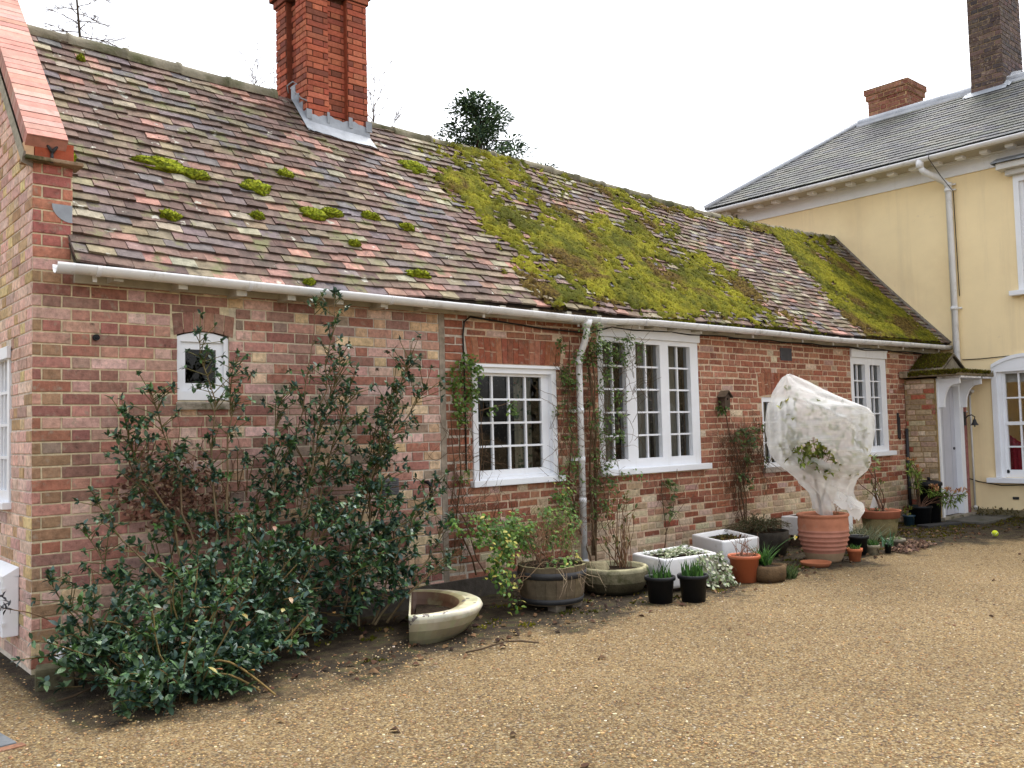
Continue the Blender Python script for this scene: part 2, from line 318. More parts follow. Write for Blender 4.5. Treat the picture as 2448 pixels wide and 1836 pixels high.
def brick_wall(mb, O, Ud, Nd, u0, u1, v0, v1, openings, colfn, course=.075, joint=.01, Ls=.215, Lh=.1025, bond='flemish', proud=(.004, .009), rough=.0, vmax=None, bev=.004, m=0, shift=0):
    n = int((v1 - v0) / course + .999); per = Ls + Lh + 2 * joint
    for i in range(n):
        a0 = v0 + i * course + joint / 2; a1 = a0 + course - joint
        if a1 > v1: a1 = v1
        if a1 - a0 < .015: continue
        dv = U(-rough, rough)
        bricks = []
        if bond == 'flemish':
            u = u0 - per + ((Ls + Lh) / 2 + joint if i % 2 else 0) + shift; k = 0
            while u < u1:
                l = Ls if k % 2 == 0 else Lh; bricks.append((u, u + l, k % 2)); u += l + joint; k += 1
        elif bond == 'stretcher':
            u = u0 - Ls * (.5 if i % 2 else 0) + shift
            while u < u1: bricks.append((u, u + Ls, 0)); u += Ls + joint
        elif bond == 'random':
            u = u0 - U(0, .2)
            while u < u1:
                h = R() < .45; l = (Lh if h else Ls) * U(.92, 1.06); bricks.append((u, u + l, int(h))); u += l + joint
        for (a, b, h) in bricks:
            a = max(a, u0); b = min(b, u1)
            if b - a < .025: continue
            pcs = [(a, b, a0, a1)]
            for (p0, p1, q0, q1) in openings:
                nxt = []
                for (x0, x1, y0, y1) in pcs:
                    if x1 <= p0 or x0 >= p1 or y1 <= q0 + .004 or y0 >= q1 - .004: nxt.append((x0, x1, y0, y1)); continue
                    if y0 < q0 - .018 and y1 > q0: nxt.append((max(x0, p0 - 1), min(x1, p1 + 1), y0, q0)) if (x0 >= p0 - .01 and x1 <= p1 + .01) else None
                    if y1 > q1 + .018 and y0 < q1: nxt.append((x0, x1, q1, y1)) if (x0 >= p0 - .01 and x1 <= p1 + .01) else None
                    if x0 < p0 - .02: nxt.append((x0, p0, y0, y1))
                    if x1 > p1 + .02: nxt.append((p1, x1, y0, y1))
                pcs = nxt
            for (x0, x1, y0, y1) in pcs:
                if vmax and y1 > vmax((x0 + x1) / 2) : continue
                brick_face(mb, O, Ud, Nd, x0, x1, y0 + dv, y1 + dv, colfn((x0 + x1) / 2, (y0 + y1) / 2, h), U(*proud), bev, m, rough)
def wall_panel(mb, O, Ud, Nd, u0, u1, v0, v1, openings, colfn, th=.22, m=0, face=0.0):
    """slab with rectangular openings, split into rectangles; includes the reveals"""
    O = Vector(O); Z = Vector((0, 0, 1))
    us = sorted(set([u0, u1] + [x for o_ in openings for x in o_[:2] if u0 < x < u1])); vs_ = sorted(set([v0, v1] + [x for o_ in openings for x in o_[2:] if v0 < x < v1]))
    fine = []
    for a, b in zip(us, us[1:]):
        k = max(1, int((b - a) / .6)); fine += [a + (b - a) * i / k for i in range(k)]
    us = fine + [us[-1]]
    P = lambda u, v, d: O + Ud * u + Z * v + Nd * d
    inside = lambda u, v: any(o_[0] < u < o_[1] and o_[2] < v < o_[3] for o_ in openings)
    for a, b in zip(us, us[1:]):
        for c, d in zip(vs_, vs_[1:]):
            if inside((a + b) / 2, (c + d) / 2): continue
            mb.poly([P(a, c, face), P(b, c, face), P(b, d, face), P(a, d, face)], colfn((a + b) / 2, (c + d) / 2), m)
            mb.poly([P(a, c, -th), P(a, d, -th), P(b, d, -th), P(b, c, -th)], colfn((a + b) / 2, (c + d) / 2), m)
    for (a, b, c, d) in openings:
        cc = colfn((a + b) / 2, (c + d) / 2)
        mb.poly([P(a, c, face), P(a, d, face), P(a, d, -th), P(a, c, -th)], cc, m); mb.poly([P(b, c, face), P(b, c, -th), P(b, d, -th), P(b, d, face)], cc, m)
        mb.poly([P(a, c, face), P(a, c, -th), P(b, c, -th), P(b, c, face)], cc, m); mb.poly([P(a, d, face), P(b, d, face), P(b, d, -th), P(a, d, -th)], cc, m)

X = Vector((1, 0, 0)); Y = Vector((0, 1, 0)); Z = Vector((0, 0, 1))
def interp(tab, x):
    if x <= tab[0][0]: return tab[0][1]
    for (a, b), (c, d) in zip(tab, tab[1:]):
        if x <= c: return b + (d - b) * (x - a) / (c - a)
    return tab[-1][1]

# ------------------------------------------------------------------ cottage
cot = thing('brick_cottage', (0, 0, 0), 'long low red brick cottage with mossy tiled roof, white windows and tall chimney', 'cottage')
LX = 12.27; OLDX = 3.07
OPEN = [(.875, 1.24, 1.635, 2.115), (3.37, 4.35, .95, 1.95), (4.92, 6.48, .965, 2.40), (7.64, 8.36, .88, 1.70), (9.68, 10.63, .965, 2.40)]
ARCH = [(.83, 1.29, 2.07, 2.23), (3.30, 4.46, 1.95, 2.20), (7.56, 8.44, 1.70, 1.98)]
def fcol(u, v, h):
    if u < OLDX:
        if u < .24 and v > 2.5: return jit(pick([srgb(158, 88, 76), srgb(150, 80, 74), srgb(160, 100, 76), srgb(140, 74, 70)]), .1)
        if u < .25 and R() < .55: return jit(pick(OLIVE + [srgb(134, 84, 64)]), .12)
        r = R(); py = max(0, min(1, (u - 1.2) / 1.4)) * .22 + (.25 if v < .5 else 0) + (.16 if h else 0) * min(1, u / 2)
        if r < py: return jit(pick(YEL), .12)
        if r < py + .17: return jit(pick(PNK), .1)
        if r < py + .22: return jit(srgb(122, 108, 96), .12)
        c = jit(pick(RED), .14)
        if v > 2.2: c = mixc(c, srgb(96, 60, 50), .45)  # top courses darkened: eaves shade, with some dirt, put into the brick colour
        return c
    zl = .55 + .25 * noise.noise(Vector((u * .8, 3, 0)))
    pp = 0.
    if v < zl: pp = .30 if u < 4.5 else .86
    elif v < zl + .2: pp = .15
    if R() < pp: return jit(pick(PALE), .10)
    c = jit(pick(OLD), .16)
    if R() < .07: c = jit(pick(PALE + PNK), .1)
    return c
def tone(c, k, ref, g): return tuple((x * (1 - k) + r_ * k) * g for x, r_ in zip(c, ref))
REFN, REFO = srgb(152, 116, 98), srgb(142, 98, 78)
def fcol2(u, v, h):
    c = fcol(u, v, h)
    if u < OLDX: return tone(desat(c, .10), .16, REFN, 1.36)  # near bricks brightened: haze towards the left edge put into their colour
    return tone(desat(c, .08), .16, REFO, 1.16) if v > .8 else c
def fmort(u, v):
    if u < OLDX: return mixc(srgb(206, 192, 160), srgb(192, 182, 168), max(0, min(1, (u - 1.0) / 1.2)))
    return srgb(200, 176, 150)
mb = MB()
wall_panel(mb, (0, 0, 0), X, -Y, .0, LX, -.1, 2.52, OPEN, fmort, m=1)
wall_panel(mb, (0, 0, 0), X, -Y, .0, .225, 2.52, 3.12, [], fmort, m=1)
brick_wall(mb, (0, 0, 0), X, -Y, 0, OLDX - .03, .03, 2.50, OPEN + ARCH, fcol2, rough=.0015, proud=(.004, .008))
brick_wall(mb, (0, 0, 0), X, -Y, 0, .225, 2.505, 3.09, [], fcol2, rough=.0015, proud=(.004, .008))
brick_wall(mb, (0, 0, 0), X, -Y, OLDX + .03, LX, .0, 2.46, OPEN + ARCH, fcol2, course=.0705, joint=.011, Ls=.222, Lh=.106, bond='random', rough=.004, proud=(.0015, .0075), bev=.007)
def soldier(u0, u1, v0, v1, fan=.0, rise=0, pal=OLD, w=.066):
    n = int((u1 - u0) / w); cx = (u0 + u1) / 2
    for i in range(n):
        a = u0 + (u1 - u0) * i / n + .003; b = u0 + (u1 - u0) * (i + 1) / n - .003
        f0 = 1 - fan; col = jit(pick(pal), .13)
        bu = lambda x, t: cx + (x - cx) * (f0 + (1 - f0) * t)
        rr = lambda x: rise * (1 - ((x - cx) / ((u1 - u0) / 2)) ** 2)
        pr = U(.003, .007); sp = R() < .35 and (v1 - v0) > .2; cuts = [0, U(.35, .6), 1] if sp else [0, 1]
        for t0, t1 in zip(cuts, cuts[1:]):
            g_ = .004
            P = lambda x, t, d, e: (bu(x, t), -d, v0 + (v1 - v0) * t + rr(x) * (1 - t * .4) + e)
            q = [P(a, t0, pr, g_), P(b, t0, pr, g_), P(b, t1, pr, -g_), P(a, t1, pr, -g_)]; k = [P(a, t0, -.004, g_), P(b, t0, -.004, g_), P(b, t1, -.004, -g_), P(a, t1, -.004, -g_)]
            mb.poly(q, col)
            for i2 in range(4): j2 = (i2 + 1) % 4; mb.poly([k[i2], k[j2], q[j2], q[i2]], col)
soldier(.84, 1.28, 2.068, 2.22, .06, .036, [tone(desat(c, .1), .5, REFN, 1.05) for c in RED]); soldier(3.31, 4.45, 1.965, 2.195, .06, 0, OLD); soldier(7.57, 8.43, 1.705, 1.975, .06, .03, OLD)
# infill over the segmental heads and the mortar joint between the two builds
mb.box((.83, .003, 2.108), (1.29, .2, 2.2), srgb(120, 80, 66), 1)
mb.box((OLDX - .028, -.006, 0), (OLDX + .028, .02, 2.45), srgb(150, 138, 124), 1)
# dark plinth course
mb.box((1.9, -.03, -.05), (4.5, -.002, .16), srgb(82, 76, 70), 1)
mb.build('front_wall', [M['brick'], M['mortar']], cot)

# gable wall (faces -X); glare and haze put into its pale brick and mortar colours
RIDY = 1.62
GOP = [(.53, 1.45, 1.0, 2.0)]
vm = lambda u: (3.12 + u * 1.055) if u < RIDY else (3.12 + (2 * RIDY - u) * 1.055)
def gcol(u, v, h):
    r = R()
    if h and r < .42 or r < .15: return jit(pick(YEL + [srgb(206, 186, 138)]), .12)
    if r < .3: return jit(pick(PNK), .1)
    return jit(pick([srgb(212, 180, 164), srgb(208, 170, 156), srgb(216, 186, 168), srgb(200, 164, 152)]), .12)
mb = MB()
gm = lambda u, v: srgb(208, 196, 182)
wall_panel(mb, (0, 0, 0), Y, -X, .0, 2 * RIDY, -.1, 3.1, GOP, gm, m=1)
mb.poly([(0, 0, 3.1), (0, RIDY, 3.1 + RIDY * 1.055), (0, 2 * RIDY, 3.1)], gm(0, 0), 1)
mb.poly([(.22, .0, 2.4), (.22, 2 * RIDY, 2.4), (.22, 2 * RIDY, 3.1), (.22, RIDY, 3.1 + RIDY * 1.055), (.22, 0, 3.1)], gm(0, 0), 1)
brick_wall(mb, (0, 0, 0), Y, -X, 0, 2 * RIDY, .03, 4.9, GOP, gcol, rough=.001, vmax=vm, shift=.1125 + .01)
mb.build('gable_wall', [M['brick'], M['mortar']], cot)
# back wall and far end
mb = MB(); mb.box((0.1, 3.1, -.1), (LX, 3.3, 2.6), srgb(140, 90, 70)); mb.box((.25, 2.2, -.1), (LX - .1, 2.3, 2.6), srgb(70, 62, 56))
mb.build('back_wall', M['brick'], cot)

# coping on the gable parapet
mb = MB(); sl_ = 1.055; dl = math.hypot(1, sl_)
for side in (1, -1):
    n = int(RIDY * dl / .068) + 1
    for i in range(n):
        s0 = i * .068 + .003; s1 = s0 + .062
        def P(x, s_, h):
            y = -.04 + s_ / dl - h * sl_ / dl; z = 3.17 + s_ * sl_ / dl + h / dl
            return (x, y if side == 1 else 2 * RIDY - y, z)
        col = jit(desat(pick([srgb(188, 132, 116), srgb(184, 136, 122), srgb(198, 150, 136)]), .12), .08); pr = U(0, .004)
        a = [P(-.055, s0, 0), P(.175, s0, 0), P(.175, s1, 0), P(-.055, s1, 0)]; b = [P(-.055, s0, .09 + pr), P(.175, s0, .09 + pr), P(.175, s1, .09 + pr), P(-.055, s1, .09 + pr)]
        mb.poly(b, col)
        for k in range(4): mb.poly([a[k], a[(k + 1) % 4], b[(k + 1) % 4], b[k]], mulc(col, .93))
    mb.poly([P(-.05, 0, .0), P(.17, 0, .0), P(.17, n * .068, .0), P(-.05, n * .068, .0)], srgb(150, 110, 96)); mb.poly([P(-.05, 0, .083), P(.17, 0, .083), P(.17, n * .068, .083), P(-.05, n * .068, .083)], srgb(112, 78, 70))
mb.build('coping', M['coping'], cot)
mb = MB()      # cement fillet under the coping
mb.poly([(-.075, -.05, 3.07), (-.004, -.02, 3.05), (-.004, RIDY, 3.05 + RIDY * sl_), (-.075, RIDY, 3.12 + RIDY * sl_)], srgb(120, 116, 106)); mb.poly([(-.075, -.05, 3.07), (-.075, RIDY, 3.12 + RIDY * sl_), (-.06, RIDY, 3.17 + RIDY * sl_), (-.06, -.05, 3.14)], srgb(150, 144, 128)); mb.poly([(-.004, -.02, 3.05), (-.075, -.05, 3.07), (-.06, -.05, 3.14), (-.004, -.02, 3.14)], srgb(130, 120, 110))
mb.build('cement_fillet', M['mortar'], cot)
mb = MB()
mb.bbox((.0, -.045, 3.118), (.222, .2, 3.225), .004, srgb(160, 82, 58)); mb.bbox((-.056, -.044, 3.118), (-.003, .15, 3.205), .006, srgb(204, 168, 132))
ob = mb.build('kneeler', M['coping'], cot)
mb = MB(); mb.bbox((-.055, -.075, 3.092), (.272, .1, 3.116), .005, srgb(140, 118, 96)); mb.build('corbel_tile', M['stone'], ob)
mb = MB()      # Y-shaped iron tie end
for a, b in (((.092, 3.09), (.095, 3.16)), ((.095, 3.155), (.062, 3.205)), ((.095, 3.155), (.128, 3.205))):
    mb.tube([(a[0], -.056, a[1]), (b[0], -.056, b[1])], [.011, .008], 6)
mb.build('iron_tie', M['iron'], cot)
mb = MB(); pts = [(.222, -.012, 2.85), (.105, -.012, 2.85)] + [(.105 + .117 * (1 - math.cos(t)), -.012, 2.85 - .11 * math.sin(t)) for t in [i * math.pi / 16 for i in range(1, 9)]]
mb.poly(pts, (1, 1, 1)); mb.poly([(x, -.002, z) for x, y, z in reversed(pts)]); 
for i in range(len(pts)): a = pts[i]; b = pts[(i + 1) % len(pts)]; mb.poly([a, b, (b[0], -.002, b[2]), (a[0], -.002, a[2])])
mb.build('lead_soaker', M['lead'], cot)

# ---- roof
RZ = [(0, 4.60), (2.5, 4.55), (3.4, 4.49), (5.5, 4.46), (8.9, 4.34), (10.5, 4.35), (12.3, 4.42)]
EZ = [(0, 2.475), (1.2, 2.43), (2.3, 2.43), (3.4, 2.47), (4.3, 2.475), (5.5, 2.455), (7, 2.475), (9, 2.48), (12.3, 2.50)]
EY = -.17
def rp(x, s_, h=0.0):
    """point on the front roof slope: s 0 eave .. 1 ridge, h above it"""
    e = Vector((x, EY, interp(EZ, x))); r = Vector((x, RIDY, interp(RZ, x))); d = r - e
    n = Vector((0, -d.z, d.y)).normalized()
    sag = .018 * noise.noise(Vector((x * .7, s_ * 2.2, 1))) - .02 * math.sin(math.pi * s_)
    return e + d * s_ + n * (h + sag)
TC = [(srgb(96, 72, 62), 20), (srgb(112, 84, 70), 12), (srgb(108, 98, 100), 12), (srgb(98, 98, 104), 9), (srgb(126, 98, 88), 12), (srgb(180, 122, 102), 5), (srgb(160, 108, 88), 7), (srgb(124, 112, 78), 12), (srgb(140, 126, 92), 8), (srgb(82, 64, 58), 9), (srgb(160, 152, 122), 9), (srgb(118, 92, 78), 8)]
TC = [(mixc(desat(c_, .30, .92), srgb(118, 91, 78), .17), w_) for c_, w_ in TC]
tw = [w_ for _, w_ in TC]; tcs = [c_ for c_, _ in TC]
def tile_slope(mb, x0, x1, fn, rows, tw_=.172, chimney=None):
    for i in range(rows):
        x = x0 - (tw_ / 2 if i % 2 else 0)
        rowj = U(-.003, .003)
        while x < x1:
            a = max(x + .0015, x0); b = min(x + tw_ - .0015, x1); x += tw_
            if b - a < .02: continue
            if chimney and chimney((a + b) / 2, i / rows): continue
            col = jit(random.choices(tcs, tw)[0], .14)
            mx_ = (a + b) / 2
            s0 = i / rows + rowj / 2.7 + U(-.0025, .0025); s1 = min(s0 + 1.75 / rows, 1.005)
            h0 = .027 + U(-.005, .007); h1 = .004; tk = .018; tl = U(-.005, .005); sk_ = U(-.0012, .0012)
            P = [fn(a, s0 + sk_, h0 + tl), fn(b, s0 - sk_, h0 - tl), fn(b, s1, h1), fn(a, s1, h1)]
            Q = [fn(a, s0 + sk_, h0 + tl - tk), fn(b, s0 - sk_, h0 - tl - tk), fn(b, s1, h1 - tk), fn(a, s1, h1 - tk)]
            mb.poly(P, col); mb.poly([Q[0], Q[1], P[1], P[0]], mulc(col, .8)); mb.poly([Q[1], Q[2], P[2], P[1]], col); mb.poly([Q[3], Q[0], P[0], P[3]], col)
mb = MB(); ROWS = 30
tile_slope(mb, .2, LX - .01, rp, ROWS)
# far slope and underside (boards)
for i in range(24):
    a = .2 + i * (LX - .21) / 24; b = .2 + (i + 1) * (LX - .21) / 24
    mb.poly([rp(a, .0, -.012), rp(b, .0, -.012), rp(b, 1, -.012), rp(a, 1, -.012)], srgb(60, 50, 45))
    mb.poly([rp(a, .0, -.03), rp(a, 1, -.03), rp(b, 1, -.03), rp(b, .0, -.03)], srgb(90, 80, 70))
    mir = lambda v: (v.x, 2 * RIDY - v.y, v.z)
    mb.poly([mir(rp(a, 0)), mir(rp(a, 1)), mir(rp(b, 1)), mir(rp(b, 0))], srgb(110, 84, 72))
roof = mb.build('roof', M['tile'], cot)
mb = MB()      # ridge tiles, in two runs either side of the chimney
x = .18; done = False
while x < LX - .05:
    l = .44; zz = interp(RZ, x); zz2 = interp(RZ, x + l); j = U(-.008, .012); seg = 10; r0 = (.084 if x < 3 else .07) + U(-.004, .006); n0 = len(mb.v)
    if not (2.5 < x + l / 2 < 3.3):
        for xx, zc, rr in ((x, zz, r0), (x + l - .02, zz2, r0), (x + l - .02, zz2, r0 + .012), (x + l + .012, zz2, r0 + .012)):
            for k in range(seg + 1):
                t = math.pi * (-.08 + 1.16 * k / seg)
                mb.v.append((xx, RIDY - math.cos(t) * rr, zc - .040 + j + math.sin(t) * rr + .006 * noise.noise(Vector((xx * 9, k * .6, 2)))))
        for a in range(3):
            for k in range(seg): mb.face((n0 + a * (seg + 1) + k, n0 + a * (seg + 1) + k + 1, n0 + (a + 1) * (seg + 1) + k + 1, n0 + (a + 1) * (seg + 1) + k), (1, 1, 1), 0, True)
    elif not done: mb.build('ridge', M['ridge'], roof); mb = MB(); done = True
    x += l
mb.build('ridge', M['ridge'], roof)
mb = MB()      # mortar fillet where the roof meets the yellow wall
mb.tube([rp(LX - .01, i / 12, .02) for i in range(13)], [.03] * 13, 6, srgb(122, 116, 106)); mb.build('verge_fillet', M['mortar'], roof)
mb = MB()      # rafter feet and eaves boards
x = .45
while x < LX:
    z = interp(EZ, x); mb.box((x - .03, -.17, z - .085), (x + .03, .0, z - .02), srgb(150, 138, 112)); x += U(.36, .42)
mb.box((.23, -.035, 2.365), (LX - .02, -.009, 2.44), srgb(120, 112, 98), 0)
mb.build('rafter_feet', M['cream'], cot)

# ---- chimney
ch = MB(); cx0, cx1, cy0, cy1 = 2.605, 3.255, 1.38, 1.98; rec = .062
CHR = [desat(c, .12, .95) for c in [srgb(186, 92, 56), srgb(176, 82, 50), srgb(192, 104, 66), srgb(160, 78, 52), srgb(182, 98, 62), srgb(138, 74, 56)]]; CHR = [desat(c, .06, .96) for c in CHR]
chc = lambda u, v, h: jit(pick(CHR), .12); chm = srgb(78, 48, 38)
ZT = 5.56
segs = [((cx0, cy0), X, -Y, cx1 - cx0, [(0, .225, 0), (.225, .435, 1), (.435, cx1 - cx0, 0)]), ((cx0, cy1), -Y, -X, cy1 - cy0, [(0, .21, 0), (.21, .41, 1), (.41, cy1 - cy0, 0)])]
ch.box((cx0 + rec, cy0 + rec, 3.9), (cx1, cy1, 6.3), chm, 1)
for (px, py) in ((cx0, cy0), (cx0, cy1 - .21), (cx0 + .435, cy0)):
    ch.box((px + .001, py + .001, 3.9), (px + .22 if px == cx0 else cx1, py + .19, 6.1), chm, 1)
for (ox, oy), Ud, Nd, ln, ps in segs:
    for a, b, r_ in ps:
        O = Vector((ox, oy, 0)) - Nd * (rec if r_ else 0)
        brick_wall(ch, O, Ud, Nd, a, b, 3.95, ZT - (.04 if r_ else 0), [], chc, course=.0565, joint=.0075, Ls=.215, Lh=.1025, bond='flemish', proud=(.005, .009), bev=.004, rough=.0012, shift=U(0, .1))
# returns of the recesses
for a in (cx0 + .225, cx0 + .435): ch.box((a - .004, cy0 + .002, 3.95), (a + .004, cy0 + rec, ZT), srgb(140, 74, 52), 0)
for b in (cy1 - .21, cy1 - .41): ch.box((cx0 + .002, b - .004, 3.95), (cx0 + rec, b + .004, ZT), srgb(120, 66, 48), 0)
for k, pr in enumerate((.02, .05, .08)):
    z0 = ZT + k * .0665
    ch.box((cx0 - pr, cy0 - pr, z0), (cx1 + pr, cy1 + pr, z0 + .066), chm, 1)
    for (O, Ud, Nd, ln) in (((cx0 - pr, cy0 - pr, 0), X, -Y, cx1 - cx0 + 2 * pr), ((cx0 - pr, cy1 + pr, 0), -Y, -X, cy1 - cy0 + 2 * pr)):
        brick_wall(ch, O, Ud, Nd, 0, ln, z0, z0 + .0665, [], chc, course=.0665, joint=.008, proud=(.004, .006), shift=U(0, .2))
chim = ch.build('chimney', [M['redbrick'], M['mortar']], roof)
mb = MB()      # lead apron and stepped flashing, as separate sheets following the slope
def sOf(y, x=2.9): return (y - EY) / (RIDY - EY)
ap = [(2.545, sOf(1.24)), (3.30, sOf(1.24))]
def strip(pa, pb, n=10, ripple=.004):
    for i in range(n):
        t0, t1 = i / n, (i + 1) / n
        q = [pa(t0), pa(t1), pb(t1), pb(t0)]
        mb.poly(q, jit((.9, .9, .92), .06), 0, True)
strip(lambda t: rp(2.55 + .73 * t, sOf(1.27) + .004 * math.sin(t * 9), .034 + .004 * math.sin(t * 23)), lambda t: rp(2.57 + .69 * t, sOf(1.375), .038))
strip(lambda t: rp(2.57 + .69 * t, sOf(1.375), .038), lambda t: Vector((2.59 + .68 * t, 1.366, 4.345 + .012 * math.sin(t * 17) + (.03 if int(t * 4.99) % 2 else 0))), 16)
for i in range(4):
    y0 = 1.37 + i * .07; z0 = interp(RZ, 2.6) - (RIDY - y0) * 1.17
    mb.box((2.588, y0, z0 - .04), (2.596, y0 + .075, z0 + .13 + .02 * i), (.85, .87, .9))
strip(lambda t: rp(2.545, sOf(1.29) + (sOf(1.6) - sOf(1.29)) * t, .036), lambda t: rp(2.596, sOf(1.25) + (sOf(1.6) - sOf(1.25)) * t, .05), 6)
for a, b in ((2.585, 2.64), (2.80, 2.825), (3.03, 3.07), (3.22, 3.285)):
    mb.box((a, 1.350, 4.30), (b, 1.358, 4.39 + U(0, .03)), (.8, .82, .85))
mb.build('lead_flashing', M['lead'], roof)
mb = MB(); mb.tube([(2.49, 1.52, 4.56), (2.47, 1.5, 4.62), (2.5, 1.45, 4.65), (2.53, 1.43, 4.63), (2.47, 1.44, 4.58), (2.57, 1.42, 4.50), (2.6, 1.37, 4.47)], .006, 6); mb.build('flue_wire', M['lead'], roof)

# ---- gutter and downpipe
GZ = [(.1, 2.449), (1.6, 2.438), (2.7, 2.43), (3.4, 2.426), (4.3, 2.414), (4.9, 2.414), (5.4, 2.44), (7.6, 2.447), (9.1, 2.435), (10.4, 2.456), (12.3, 2.475)]
def gut(mb, x0, x1, r, ext=0., n=None):
    n = n or max(1, int((x1 - x0) / .3)); seg = 12; n0 = len(mb.v)
    for i in range(n + 1):
        x = x0 + (x1 - x0) * i / n; z = interp(GZ, x)
        for k in range(seg + 1):
            t = math.pi * (1 + k / seg) ; rr = r
            mb.v.append((x, -.185 + math.cos(t) * rr, z + math.sin(t) * rr))
        for k in range(seg + 1):
            t = math.pi * (2 - k / seg)
            mb.v.append((x, -.185 + math.cos(t) * (r - .004), z + math.sin(t) * (r - .004)))
    m_ = 2 * (seg + 1)
    for i in range(n):
        for k in range(m_): mb.face((n0 + i * m_ + k, n0 + i * m_ + (k + 1) % m_, n0 + (i + 1) * m_ + (k + 1) % m_, n0 + (i + 1) * m_ + k), (1, 1, 1), 0, True)
    for i in (0, n): mb.face([n0 + i * m_ + k for k in range(m_)])
mb = MB(); gut(mb, .115, 12.26, .056)
n0 = len(mb.v)
for xx in (.113, 12.262):
    z = interp(GZ, xx); mb.poly([(xx, -.185 + .058 * math.cos(math.pi * (1 + k / 12)), z + .058 * math.sin(math.pi * (1 + k / 12))) for k in range(13)])
for xx in (.13, 4.45, 4.78): gut(mb, xx - .05, xx + .05, .061, n=1)
gutter = mb.build('gutter', M['pvc'], cot)
for xx in (.32, 1.30, 2.45, 3.42, 4.55, 5.40, 6.38, 7.32, 8.35, 9.05, 9.65, 10.2, 10.9, 11.5, 12.0):
    mb = MB(); gut(mb, xx - .014, xx + .014, .0605, n=1); z = interp(GZ, xx)
    mb.box((xx - .012, -.135, z - .085), (xx + .012, -.125, z - .0), (.8, .8, .8)); mb.build('bracket', M['pvc'], gutter)
mb = MB()
zt = 2.365
dx = 4.60
mb.tube([(dx, -.185, zt + .02), (dx, -.185, zt - .05)], [.058, .038], 14)
mb.tube([(dx, -.185, zt - .04), (dx, -.182, 2.27), (dx, -.15, 2.18), (dx, -.10, 2.09), (dx, -.075, 2.02), (dx, -.07, 1.97), (dx, -.07, .16)], .031, 14)
mb.tube([(dx, -.07, .17), (dx, -.1, .10)], .038, 12)
for z in (2.0, 1.55, 1.1, .72): mb.tube([(dx, -.07, z - .025), (dx, -.07, z + .025)], .0355, 14)
for z in (1.55, 1.1): mb.box((dx - .10, -.06, z - .012), (dx, -.012, z + .012))
mb.build('downpipe', M['pvc'], cot)
# black cables under the eaves
mb = MB()
mb.tube([(3.29, -.012, 1.05), (3.295, -.012, 1.6), (3.285, -.014, 2.2), (3.30, -.016, 2.31), (3.36, -.02, 2.355), (3.6, -.022, 2.34), (4.2, -.03, 2.30), (4.8, -.03, 2.29)] + [(4.8 + i * .3, -.035, 2.36 + .008 * math.sin(i * 2.1)) for i in range(1, 25)], .0075, 6)
mb.tube([(7.0 + i * .3, -.045, 2.345 + .01 * math.sin(i * 1.7)) for i in range(0, 17)], .006, 5)
mb.build('cable', M['cable'], cot)

# ---- windows of the cottage
def bars(mb, lights, z0, z1, cols, rows, y, w=.018, d=.03):
    for (a, b) in lights:
        for i in range(1, cols): u = a + (b - a) * i / cols; mb.box((u - w / 2, y - d / 2, z0), (u + w / 2, y + d / 2, z1))
        for j in range(1, rows):
            v = z0 + (z1 - z0) * j / rows; pts_ = [a + (b - a) * i / cols for i in range(cols + 1)]
            for i in range(cols):
                p = pts_[i] + (w / 2 if i else 0); q = pts_[i + 1] - (w / 2 if i < cols - 1 else 0)
                mb.box((p, y - d / 2 - .0015, v - w / 2), (q, y + d / 2, v + w / 2))
def frame(mb, x0, x1, z0, z1, lights, g0, g1, y0, y1, sash=.0):
    """solid frame around glazed lights"""
    mb.box((x0, y0, g1), (x1, y1, z1)); mb.box((x0, y0, z0), (x1, y1, g0))
    e = [x0] + [c for l in lights for c in l] + [x1]
    for i in range(0, len(e), 2): mb.box((e[i], y0, g0), (e[i + 1], y1, g1))
def curtain(x0, x1, z0, z1, y, m, par, name='curtain'):
    mb = MB(); n = max(8, int((x1 - x0) / .012)); n0 = len(mb.v)
    for i in range(n + 1):
        x = x0 + (x1 - x0) * i / n; yy = y + .018 * math.sin(i * 1.15) + .006 * math.sin(i * .37)
        mb.v.append((x, yy, z0)); mb.v.append((x, yy, z1))
    for i in range(n): mb.face((n0 + 2 * i, n0 + 2 * i + 2, n0 + 2 * i + 3, n0 + 2 * i + 1), (1, 1, 1), 0, True)
    return mb.build(name, m, par)
def pane(lights, z0, z1, y, par):
    mb = MB()
    for a, b in lights: mb.poly([(a, y, z0), (b, y, z0), (b, y, z1), (a, y, z1)])
    mb.build('pane', M['glass'], par)

# little top window in the near bay
mb = MB()
hd = [(.878 + .36 * i / 10, 2.066 + .036 * (1 - ((i - 5) / 5) ** 2)) for i in range(11)]
def arched(mb, y0, y1, x0, x1, z0, hd, g):
    gx0, gx1, gz0, gz1 = g
    mb.box((x0, y0, z0), (x1, y1, gz0)); mb.box((x0, y0, gz0), (gx0, y1, gz1)); mb.box((gx1, y0, gz0), (x1, y1, gz1))
    for (a, za), (b, zb) in zip(hd, hd[1:]):
        mb.poly([(a, y0, gz1), (b, y0, gz1), (b, y0, zb), (a, y0, za)]); mb.poly([(a, y0, za), (b, y0, zb), (b, y1, zb), (a, y1, za)]); mb.poly([(b, y0, gz1), (a, y0, gz1), (a, y1, gz1), (b, y1, gz1)])
arched(mb, .012, .07, .878, 1.238, 1.64, hd, (.905, 1.205, 1.70, 2.035))
mb.box((.905, .03, 1.70), (1.205, .055, 1.755)); mb.box((.905, .03, 1.985), (1.205, .055, 2.035)); mb.box((.905, .03, 1.755), (.942, .055, 1.985)); mb.box((1.158, .03, 1.755), (1.205, .055, 1.985))
wn = mb.build('window', M['white'], cot); tag(wn, 'small arched single pane window')
pane([(.94, 1.16)], 1.753, 1.987, .045, wn)
